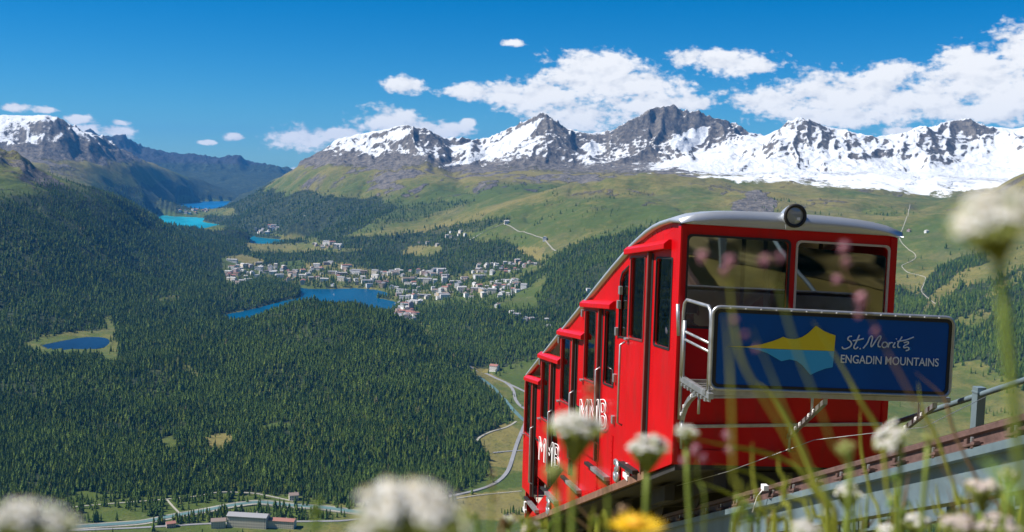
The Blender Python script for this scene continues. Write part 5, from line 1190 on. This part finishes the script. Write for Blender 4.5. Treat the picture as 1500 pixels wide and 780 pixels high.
def standing(x, y, z0, h, hand):
    k = h/1.75; J = [(x, y, z0+.95*k), (x, y, z0+1.2*k), (x, y, z0+1.43*k), (x, y-.01, z0+1.52*k), (x, y-.02, z0+1.63*k)]
    R = [.15*k, .15*k, .10*k, .055*k, .098*k]; E = [(0, 1), (1, 2), (2, 3), (3, 4)]
    def chain(start, pts, rs):
        p = start
        for q, r in zip(pts, rs): J.append(q); R.append(r); E.append((p, len(J)-1)); p = len(J)-1
        return p
    for s in (-1, 1):
        chain(0, [(x+s*.1*k, y, z0+.85*k), (x+s*.11*k, y, z0+.48*k), (x+s*.11*k, y+.02, z0+.08*k), (x+s*.12*k, y-.14*k, z0+.04*k)], [.09*k, .065*k, .045*k, .035*k])
    sh = 2; hx, hy, hz = hand
    e = chain(sh, [(x-.2*k, y, z0+1.40*k), ((x-.2*k+hx)/2-.04, (y+hy)/2, (z0+1.4*k+hz)/2-.14), (hx+.03, hy+.02, hz-.02), (hx+.005, hy, hz+.012)], [.06*k, .046*k, .034*k, .036*k])
    wrist = e
    for q in range(4): chain(wrist, [(hx-.02, hy-.03+.02*q, hz+.035), (hx-.036, hy-.032+.02*q, hz+.01), (hx-.02, hy-.032+.02*q, hz-.015)], [.010, .009, .008])
    chain(wrist, [(hx+.02, hy-.035, hz+.02), (hx+.01, hy-.05, hz-.005)], [.011, .009])
    e = chain(sh, [(x+.2*k, y, z0+1.40*k), (x+.24*k, y+.02, z0+1.12*k), (x+.2*k, y-.12, z0+.90*k), (x+.19*k, y-.18, z0+.87*k)], [.06*k, .046*k, .036*k, .034*k])
    bx, by, bz = J[e]
    for q in range(4): chain(e, [(bx-.03+.02*q, by-.05, bz-.01), (bx-.03+.02*q, by-.08, bz-.035)], [.010, .008])
    chain(e, [(bx-.045, by-.03, bz-.005), (bx-.05, by-.055, bz-.02)], [.011, .009])
    return J, E, R
def seated(x, y, z0):
    J = [(x, y, z0+.52), (x, y, z0+.78), (x, y-.01, z0+1.0), (x, y-.02, z0+1.09), (x, y-.03, z0+1.2)]; R = [.16, .15, .10, .055, .098]; E = [(0, 1), (1, 2), (2, 3), (3, 4)]
    def chain(start, pts, rs):
        p = start
        for q, r in zip(pts, rs): J.append(q); R.append(r); E.append((p, len(J)-1)); p = len(J)-1
        return p
    for s in (-1, 1):
        chain(0, [(x+s*.1, y+.1, z0+.52), (x+s*.12, y+.42, z0+.52), (x+s*.12, y+.45, z0+.1), (x+s*.12, y+.58, z0+.05)], [.09, .07, .048, .036])
        e = chain(2, [(x+s*.2, y, z0+.96), (x+s*.25, y+.06, z0+.72), (x+s*.16, y+.28, z0+.63), (x+s*.14, y+.34, z0+.62)], [.06, .047, .036, .034])
        bx, by, bz = J[e]
        for q in range(4): chain(e, [(bx-.03+.02*q, by+.05, bz), (bx-.03+.02*q, by+.085, bz-.02)], [.010, .008])
        chain(e, [(bx-s*.045, by+.03, bz+.005), (bx-s*.055, by+.055, bz)], [.011, .009])
    return J, E, R
J, E, R = standing(.24, .42, .01, 1.57, (.085, .50, 1.515))
person('person', J, E, R, material('jacket_dark', (.05, .05, .07), .8), 'person in a dark jacket standing in the cab with one hand on the window rail', 1.40, skin_pts=[((.085, .50, 1.52), .09), ((.41, .24, .8), .11)])
J, E, R = seated(.42, 2.72, -.86); 
person('person', J, E, R, material('jacket_orange', (.75, .18, .03), .8), 'seated passenger in an orange jacket behind the second window', .18, skin_pts=[((.28, 3.1, -.24), .1), ((.56, 3.1, -.24), .1)])
J, E, R = seated(.42, 2.72+PC*1, -.86-.6214)
person('person', J, E, R, material('shirt_pale', (.45, .55, .7), .8), 'seated passenger in a pale blue shirt behind the third window', .18-.6214, skin_pts=[((.28, 3.1+PC, -.24-.62), .1), ((.56, 3.1+PC, -.24-.62), .1)])
# ------------------------------------------------------------------ plants round the camera
def leafmat(name, c, tr=.35, rough=.6):
    m = bpy.data.materials.new(name); m.use_nodes = True; N = m.node_tree.nodes; L = m.node_tree.links; b = N['Principled BSDF']; out = [n for n in N if n.type == 'OUTPUT_MATERIAL'][0]
    tc = N.new('ShaderNodeTexCoord'); n = N.new('ShaderNodeTexNoise'); n.inputs['Scale'].default_value = 25; L.new(tc.outputs['Object'], n.inputs['Vector']); mx = N.new('ShaderNodeMixRGB'); L.new(n.outputs['Fac'], mx.inputs[0]); mx.inputs[1].default_value = tuple(x*.7 for x in c)+(1,); mx.inputs[2].default_value = tuple(min(1, x*1.3) for x in c)+(1,)
    b.inputs['Roughness'].default_value = rough; L.new(mx.outputs[0], b.inputs['Base Color']); t = N.new('ShaderNodeBsdfTranslucent'); L.new(mx.outputs[0], t.inputs[0]); ms = N.new('ShaderNodeMixShader'); ms.inputs[0].default_value = tr; L.new(b.outputs[0], ms.inputs[1]); L.new(t.outputs[0], ms.inputs[2]); L.new(ms.outputs[0], out.inputs[0]); return m
M_STEM = leafmat('stem_green', (.30, .38, .07)); M_LEAF = leafmat('leaf_green', (.2, .32, .05)); M_BLADE = leafmat('blade_yellow_green', (.48, .50, .07)); M_DRYB = leafmat('blade_straw', (.40, .25, .13)); M_PETAL = leafmat('petal_white', (.82, .80, .77), .25); M_PINKW = leafmat('petal_pinkish', (.72, .62, .62), .25); M_PINK = leafmat('petal_pink', (.48, .22, .27), .3); M_YELF = leafmat('petal_yellow', (.80, .50, .01), .25); M_BUD = leafmat('bud_green', (.36, .40, .11)); M_CENT = leafmat('floret_centre', (.55, .46, .25))
def dp(px, py, d):
    v = ray(px, py); return Vector(v*d)
def gz(x, y):
    r = math.hypot(x, y); return float(ground(np.array([x]), np.array([y]))[0]) if r > .3 else -.6
def bez(P, n=14):
    P = [Vector(p) for p in P]; out = []
    for i in range(len(P)-1):
        p0, p1, p2, p3 = P[max(i-1, 0)], P[i], P[i+1], P[min(i+2, len(P)-1)]
        for k in range(n):
            t = k/n; out.append(.5*((2*p1)+(-p0+p2)*t+(2*p0-5*p1+4*p2-p3)*t*t+(-p0+3*p1-3*p2+p3)*t**3))
    return out+[P[-1]]
def floret(V, F, MI, c, nrm, r, R, mi=0):
    a = nrm.orthogonal().normalized(); b = nrm.cross(a); s = len(V); n = 10; V.append(tuple(c+nrm*r*.35)); ph = R.uniform(0, 6)
    for k in range(n):
        q = r*(1.0 if k % 2 == 0 else .55); an = ph+6.2832*k/n; V.append(tuple(c+a*q*math.cos(an)+b*q*math.sin(an)+nrm*(.12*r if k % 2 == 0 else 0)))
    for k in range(n): F.append((s, s+1+k, s+1+(k+1) % n)); MI.append(mi)
    s = len(V); V.append(tuple(c+nrm*r*.75))
    for k in range(5): an = 1.2566*k; V.append(tuple(c+nrm*r*.42+(a*math.cos(an)+b*math.sin(an))*r*.32))
    for k in range(5): F.append((s, s+1+k, s+1+(k+1) % 5)); MI.append(1)
def feather_leaf(V, F, base, d, L_, R):
    d = d.normalized(); side = d.cross(Vector((0, 0, 1))).normalized(); upv = side.cross(d)
    for k in range(11):
        t = (k+1)/12; c = base+d*L_*t+upv*(.12*L_*math.sin(3*t))
        for s in (-1, 1):
            w = L_*.17*math.sin(3.1*t)+.001; b = len(V); tip = c+side*s*w+d*w*.5+upv*R.uniform(-.2, .2)*w
            V += [tuple(c-d*L_*.018), tuple(c+d*L_*.018), tuple(tip)]; F.append((b, b+1, b+2))
    b = len(V); V += [tuple(base), tuple(base+d*L_+upv*.02*L_), tuple(base+d*L_*.5+side*.0015+upv*.1*L_)]; F.append((b, b+1, b+2))
def yarrow(px, py, d, w, label, group='white yarrow flowers round the camera', lean=(.02, .03), tilt=(0, 0, 1), petal=None, nflo=100, foot=None, name='yarrow_plant', closed=False):
    R = random.Random(int(px*7+py)); top = dp(px, py, d); nrm = Vector(tilt).normalized()
    fx, fy = (top.x+lean[0], top.y+lean[1]) if foot is None else foot; base = Vector((fx, fy, gz(fx, fy)-.02))
    e = empty(name, base); tag(e, label, 'plant' if closed else 'flower', group); off = -base
    neck = top-nrm*w*.55
    stem = bez([base, base.lerp(neck, .5)+Vector((R.uniform(-.02, .02), R.uniform(-.02, .02), 0)), neck], 8)
    v, f = sweep([p+off for p in stem], [.0032-.0012*i/len(stem) for i in range(len(stem))], 6); mesh_obj('stem', v, f, M_STEM, e, True)
    a = nrm.orthogonal().normalized(); b = nrm.cross(a); V, F, MI = [], [], []; rays = []
    ns = max(5, nflo//7); subs = []
    for k in range(ns):
        q = math.sqrt((k+.4)/ns); an = 2.39996*k; subs.append((q*math.cos(an)*.9*R.uniform(.85, 1.1), q*math.sin(an)*.9*R.uniform(.85, 1.1), R.uniform(-.10, .08)))
    for k in range(nflo):
        su, sv, sh_ = subs[k % ns]; rr_ = 1.05/math.sqrt(ns)*math.sqrt(R.random()); aa = R.uniform(0, 6.283); uu, vv = su+rr_*math.cos(aa)*.8, sv+rr_*math.sin(aa)*.8; q = min(1.1, math.hypot(uu, vv)); an = math.atan2(vv, uu)
        c = top+(a*uu+b*vv)*w*.5+nrm*(w*.16*(1-q*q)+sh_*w+w*.05*(1-(rr_*math.sqrt(ns))**2*.8)+R.uniform(-.02, .02)*w)
        n2 = (nrm+(a*math.cos(an)+b*math.sin(an))*.35*q+Vector((R.uniform(-.2, .2), R.uniform(-.2, .2), R.uniform(-.2, .2)))).normalized(); floret(V, F, MI, c+off, n2, w*.082, R)
        if k % 3 == 0: rays.append([neck+off-nrm*w*.12*R.uniform(0, 1), neck.lerp(c, .55)+off-nrm*w*.06, c+off-nrm*w*.02])
    m1 = M_BUD if closed else (petal or M_PETAL)
    o = mesh_obj('flower_head', V, F, [m1, M_CENT], e); o.data.polygons.foreach_set('material_index', MI)
    V2, F2 = [], []
    for r_ in rays:
        v, f = sweep(r_, [.0016, .0013, .0011], 5); bb = len(V2); V2 += v; F2 += [tuple(bb+i for i in q) for q in f]
    # green cups under the florets
    for k in range(0, nflo):
        q = math.sqrt((k+.5)/nflo); an = 2.39996*k; c = top+off+(a*math.cos(an)+b*math.sin(an))*q*w*.47+nrm*(w*.10*(1-q*q)-w*.05); bb = len(V2); r = w*.055
        for z, s in ((0, .2), (w*.05, 1.0)):
            for j in range(5): V2.append(tuple(c+nrm*(z-w*.02)+(a*math.cos(1.2566*j)+b*math.sin(1.2566*j))*r*s))
        F2 += [(bb+j, bb+(j+1) % 5, bb+5+(j+1) % 5, bb+5+j) for j in range(5)]
    mesh_obj('flower_stalks', V2, F2, M_BUD, e, True)
    V3, F3 = [], []
    for k in range(7):
        t = .25+.1*k; p = stem[int(t*(len(stem)-1))]; an = 2.4*k; feather_leaf(V3, F3, p+off, Vector((math.cos(an), math.sin(an), .55)), R.uniform(.03, .07)*(1.2-t*.6), R)
    mesh_obj('leaves', V3, F3, M_LEAF, e); return e
def blade(e, pts, d, wpx, mat, R, name='blade', dd=0.0):
    """grass blade through photo pixels, at distance d, running on down to the ground"""
    P = [dp(x, y, d+dd*i) for i, (x, y) in enumerate(pts)]; g = P[-1]
    zg = gz(g.x, g.y)-.02; P.append(Vector((g.x+R.uniform(-.02, .02), g.y+.02, (g.z+zg)/2))); P.append(Vector((g.x+R.uniform(-.03, .03), g.y+.03, zg)))
    Q = bez(P, 7); V, F = [], []; n = len(Q); off = -Vector(e.location); w = .72*wpx*d/FPX
    for i, p in enumerate(Q):
        t = (Q[min(i+1, n-1)]-Q[max(i-1, 0)]).normalized(); s = t.cross(Vector((R.uniform(-.05, .05), 1, .25))).normalized(); k = w*min(1, .12+i/(n*.28))*.5
        nn = s.cross(t).normalized()
        V += [tuple(p+off-s*k), tuple(p+off+nn*k*.45), tuple(p+off+s*k), tuple(p+off+nn*k*.15)]
    for i in range(n-1):
        b = i*4; F += [(b, b+1, b+5, b+4), (b+1, b+2, b+6, b+5), (b+2, b+3, b+7, b+6), (b+3, b, b+4, b+7)]
    o = mesh_obj(name, V, F, mat, e, True); return o
def tuft(label, lst, group=None):
    x, y, d = lst[0][0][-1][0], lst[0][0][-1][1], lst[0][1]*1.45; p = dp(x, y, d); e = empty('grass_tuft', (p.x, p.y, gz(p.x, p.y))); tag(e, label, 'grass', group); R = random.Random(int(x))
    for pts, d, w, m in lst: blade(e, pts, d*1.45, w, m, R)
    return e
Gy = 'white yarrow flowers round the camera'
for px, py, d, w, l, kw in [
    (42, 768, .50, .040, 'white yarrow head blurred over the lower woods beside the river', {}), (600, 752, .46, .048, 'large blurred white yarrow head above the valley road', dict(nflo=130)), (655, 772, .5, .024, 'small white yarrow head next to the large blurred one', dict(nflo=36)),
    (842, 626, .78, .043, 'white yarrow head in front of the letters on the car', {}), (949, 655, .92, .037, 'white yarrow head in front of the lower corner of the red car', {}), (1006, 634, 1.0, .024, 'small white yarrow head at the front corner post', dict(nflo=40)),
    (1450, 318, .45, .036, 'big blurred white yarrow head against the alpine meadow', dict(lean=(.12, .02), tilt=(-.35, -.30, .8), nflo=80)), (1302, 640, .98, .034, 'tilted yarrow head seen from the side in front of the rail', dict(tilt=(-.62, -.1, .75))),
    (1242, 722, 1.25, .034, 'white yarrow head in front of the grey girder', {}), (1213, 752, 1.3, .02, 'tiny white yarrow head low by the girder', dict(nflo=30)), (1342, 766, 1.2, .034, 'white yarrow head under the lower flange of the girder', {}),
    (1440, 716, 1.05, .036, 'pinkish white yarrow head at the right end of the girder', dict(petal=M_PINKW)), (1478, 700, 1.1, .026, 'smaller pinkish yarrow head beside the one at the girder end', dict(petal=M_PINKW, nflo=40)), (1405, 772, .95, .036, 'low pinkish yarrow head below the girder end', dict(petal=M_PINKW)), (1462, 772, 1.0, .04, 'broad pinkish yarrow head in the lowest corner of the meadow', dict(petal=M_PINKW, nflo=80)), (1300, 778, 1.3, .03, 'half hidden white yarrow head below the girder', {}), (778, 770, 1.5, .03, 'small pinkish yarrow head under the lower end of the car', dict(petal=M_PINKW, nflo=40)), (745, 762, 1.5, .022, 'tiny white yarrow head by the lower corner of the car', dict(nflo=30)), (1180, 777, 1.0, .03, 'white yarrow head below the cable box', {})]:
    yarrow(px, py, d, w, l, Gy, **kw)
yarrow(1238, 655, .85, .018, 'green unopened yarrow bud below the sign', 'green yarrow buds', closed=True, nflo=26, tilt=(-.4, 0, .8)); yarrow(1478, 690, .9, .016, 'green yarrow bud at the girder end', 'green yarrow buds', closed=True, nflo=22); yarrow(815, 690, .75, .02, 'green yarrow bud in front of the lettering', 'green yarrow buds', closed=True, nflo=26); yarrow(1360, 640, 1.0, .014, 'green yarrow bud beside the tilted head', 'green yarrow buds', closed=True, nflo=20)
def rayflower(px, py, d, w, label):
    R = random.Random(5); top = dp(px, py, d); fx, fy = top.x+.02, top.y+.03; base = Vector((fx, fy, gz(fx, fy)-.02)); e = empty('yellow_flower', base); tag(e, label, 'flower'); off = -base
    v, f = sweep([p+off for p in bez([base, base.lerp(top, .5)+Vector((.01, 0, 0)), top], 8)], .003, 6); mesh_obj('stem', v, f, M_STEM, e, True)
    for ring, (n, tl, L_) in enumerate(((16, .15, .5), (12, .5, .38))):
        for k in range(n):
            a = 6.2832*k/n+ring*.2; d1 = Vector((math.cos(a), math.sin(a), tl)).normalized(); s = Vector((-math.sin(a), math.cos(a), 0)); t = top+off; L2 = w*L_*R.uniform(.9, 1.1)
            V = [tuple(t-s*.0006), tuple(t+d1*L2*.5-s*w*.055), tuple(t+d1*L2), tuple(t+d1*L2*.5+s*w*.055), tuple(t+s*.0006), tuple(t+d1*L2*.5+Vector((0, 0, .0012)))]
            mesh_obj('petal', V, [(0, 1, 5), (1, 2, 5), (2, 3, 5), (3, 4, 5), (0, 5, 4)], M_YELF, e)
    V, F = [], []
    for j in range(5):
        for k in range(10): a = 6.2832*k/10; q = math.sin(1.57*j/4); V.append(tuple(top+off+Vector((w*.15*q*math.cos(a), w*.15*q*math.sin(a), w*.1*math.cos(1.57*j/4)+w*.08))))
    for j in range(4):
        for k in range(10): F.append((j*10+k, j*10+(k+1) % 10, (j+1)*10+(k+1) % 10, (j+1)*10+k))
    mesh_obj('flower_centre', V, F, material('flower_centre', (.7, .36, .01), .7), e, True)
rayflower(932, 774, .75, .045, 'bright yellow daisy like flower below the red car')
# blossoms on thin curving stems
def sprig(label, stem, d, blobs, mat, wpx=4, smat=None):
    p = dp(stem[-1][0], stem[-1][1], d); e = empty('flowering_stem', (p.x, p.y, gz(p.x, p.y))); tag(e, label, 'flower', 'thin flowering stems round the camera'); R = random.Random(int(stem[0][0])); off = -Vector(e.location)
    blade(e, stem, d, wpx, smat or M_STEM, R, 'stem')
    for bx, by, r in blobs:
        c = dp(bx, by, d); V, F = [], []; q = .75*r*d/FPX
        for _ in range(26):
            n = Vector((R.gauss(0, 1), R.gauss(0, 1), R.gauss(0, 1)+.3)).normalized(); a = n.orthogonal().normalized(); b2 = n.cross(a); c2 = c+n*q*R.uniform(.3, .8)+off; s = len(V)
            V += [tuple(c2-a*q*.32), tuple(c2+b2*q*.32), tuple(c2+a*q*.32+n*q*.3), tuple(c2-b2*q*.32)]; F += [(s, s+1, s+2), (s, s+2, s+3)]
        mesh_obj('blossom', V, F, mat, e)
sprig('pink blossoms on a thin stem in front of the right cab window', [(1238,352),(1236,395),(1262,440),(1300,515),(1345,600),(1385,690),(1420,792)], .75, [(1236,362,13),(1240,385,12),(1226,411,11),(1262,440,17),(1258,462,9),(1282,486,9)], M_PINK, 5, M_DRYB)
sprig('pink blossoms on a thin stem in front of the left cab window', [(1068,380),(1070,430),(1076,480),(1092,540),(1140,620),(1180,700),(1205,792)], .7, [(1028,376,12),(1068,384,14),(1060,398,10),(1076,470,9),(1090,492,9),(1108,511,7)], M_PINK, 6, M_BLADE)
sprig('pinkish blossoms on a stem by the middle window post', [(1128,372),(1140,420),(1170,520),(1215,640),(1250,792)], .65, [(1120,382,13),(1142,378,10)], M_PINK, 5, M_STEM)
sprig('dull pink seed heads in front of the car corner', [(1020,655),(1022,700),(1030,792)], .9, [(1018,660,12),(1030,672,11),(1065,640,12),(1068,660,10),(1000,676,9)], M_PINK, 4, M_STEM)
sprig('reddish bud spike left of the car', [(722,690),(721,730),(719,792)], .8, [(722,694,7),(720,712,7),(724,730,7)], M_DRYB, 5, M_STEM)
sprig('leafy green shoot above the valley road', [(468,728),(466,755),(462,792)], .8, [(470,733,7),(467,750,9),(463,768,11)], M_LEAF, 7, M_STEM)
sprig('brown withered flower head in front of the lettering', [(865,560),(868,620),(880,700),(890,792)], .8, [(866,570,14),(862,592,12),(870,640,9)], M_DRYB, 7, M_STEM)
sprig('dry brown seed head under the sill beam', [(913,752),(914,775),(915,792)], 1.0, [(912,748,12),(916,758,10)], M_DRYB, 5, M_STEM)
sprig('green leafy shoot with small leaves before the girder', [(1308,690),(1312,720),(1320,760),(1324,792)], 1.0, [(1310,700,9),(1316,722,11),(1304,738,10),(1322,752,12),(1330,738,9)], M_LEAF, 5, M_STEM)
sprig('green leafy shoot below the brown rail', [(1085,722),(1088,750),(1092,792)], 1.1, [(1080,730,8),(1092,742,10),(1078,752,10),(1098,760,10)], M_LEAF, 5, M_STEM)
B = M_BLADE; D = M_DRYB
tuft('yellow green grass blades arching in front of the rail', [([(1002,640),(1060,652),(1120,664),(1165,684),(1195,725),(1225,792)], .8, 8, B), ([(1045,682),(1100,694),(1150,725),(1190,792)], .82, 7, B), ([(1102,648),(1104,700),(1116,745),(1136,792)], .8, 9, B), ([(1000,700),(1060,720),(1130,760),(1160,792)], .85, 7, B)])
tuft('straw tipped grass blades beneath the sign', [([(1170,648),(1184,685),(1206,740),(1226,792)], .85, 9, D), ([(1140,662),(1142,690),(1150,705),(1148,735),(1160,792)], .85, 9, B), ([(1108,560),(1130,580),(1165,640),(1196,715),(1215,792)], .78, 10, B)])
tuft('tall thin grass crossing the blue sign', [([(1190,470),(1235,540),(1262,590),(1290,640),(1300,720),(1310,792)], .7, 8, B), ([(1340,545),(1375,575),(1386,590),(1400,640),(1440,720),(1470,792)], .9, 6, D), ([(1345,560),(1352,600),(1372,640),(1400,720),(1420,792)], .9, 6, B)])
tuft('faint blurred grass blade at the left edge of the sign', [([(1062,455),(1068,520),(1072,600),(1074,700),(1078,792)], .45, 6, B), ([(1100,480),(1135,560),(1150,600),(1185,680),(1208,792)], .5, 6, M_STEM)])
tuft('green grass blades low beside the girder', [([(1260,600),(1262,660),(1275,720),(1290,792)], 1.1, 6, B), ([(1390,690),(1400,730),(1405,792)], 1.0, 7, B), ([(1455,680),(1470,730),(1478,792)], .9, 8, B), ([(1495,735),(1490,792)], .9, 9, B)])
tuft('short grass blades under the lower end of the car', [([(760,765),(765,792)], 1.2, 5, B), ([(880,752),(890,792)], 1.0, 7, B), ([(840,735),(862,760),(880,792)], 1.0, 6, D), ([(800,742),(830,752),(862,775),(880,792)], 1.0, 5, D)])
for q, (xa, xb, l) in enumerate(((1080, 1250, 'thick clump of green grass under the brown rail'), (1250, 1400, 'thick clump of green grass under the girder'), (1390, 1510, 'thick clump of green grass at the end of the girder'), (640, 900, 'sparse clump of grass under the lower end of the car'))):
    R5 = random.Random(40+q); L5 = []
    for k in range(16):
        x = R5.uniform(xa, xb); h = R5.uniform(20, 95)*(.45 if q == 3 else 1); dx = R5.uniform(-30, 30); L5.append(([(x, 782-h), (x+dx*.4, 782-h*.5), (x+dx, 795)], R5.uniform(.75, 1.3), R5.uniform(4, 8), R5.choice((M_BLADE, M_BLADE, M_LEAF, M_STEM, M_DRYB))))
    tuft(l, L5)
# grass of the meadow at the photographer's feet
def turf():
    V, F = [], []; R = random.Random(3)
    for _ in range(9000):
        y = R.uniform(-1.5, 7); x = R.uniform(-2.2-.5*max(0, y), 1.2+.12*max(0, y))
        if math.hypot(x, y) < .35: continue
        z = gz(x, y)-.01; h = R.uniform(.10, .26); a = R.uniform(0, 6.28); lx, ly = math.cos(a)*h*.4, math.sin(a)*h*.4; w = R.uniform(.002, .004); b = len(V); px_, py_ = -math.sin(a)*w, math.cos(a)*w
        V += [(x-px_, y-py_, z), (x+px_, y+py_, z), (x+lx*.4+px_*.8, y+ly*.4+py_*.8, z+h*.6), (x+lx*.4-px_*.8, y+ly*.4-py_*.8, z+h*.6), (x+lx, y+ly, z+h)]; F += [(b, b+1, b+2, b+3), (b+3, b+2, b+4)]
    o = mesh_obj('meadow_grass', V, F, M_BLADE); tag(o, 'short meadow grass on the hillside under the flowers', kind='stuff')
turf()
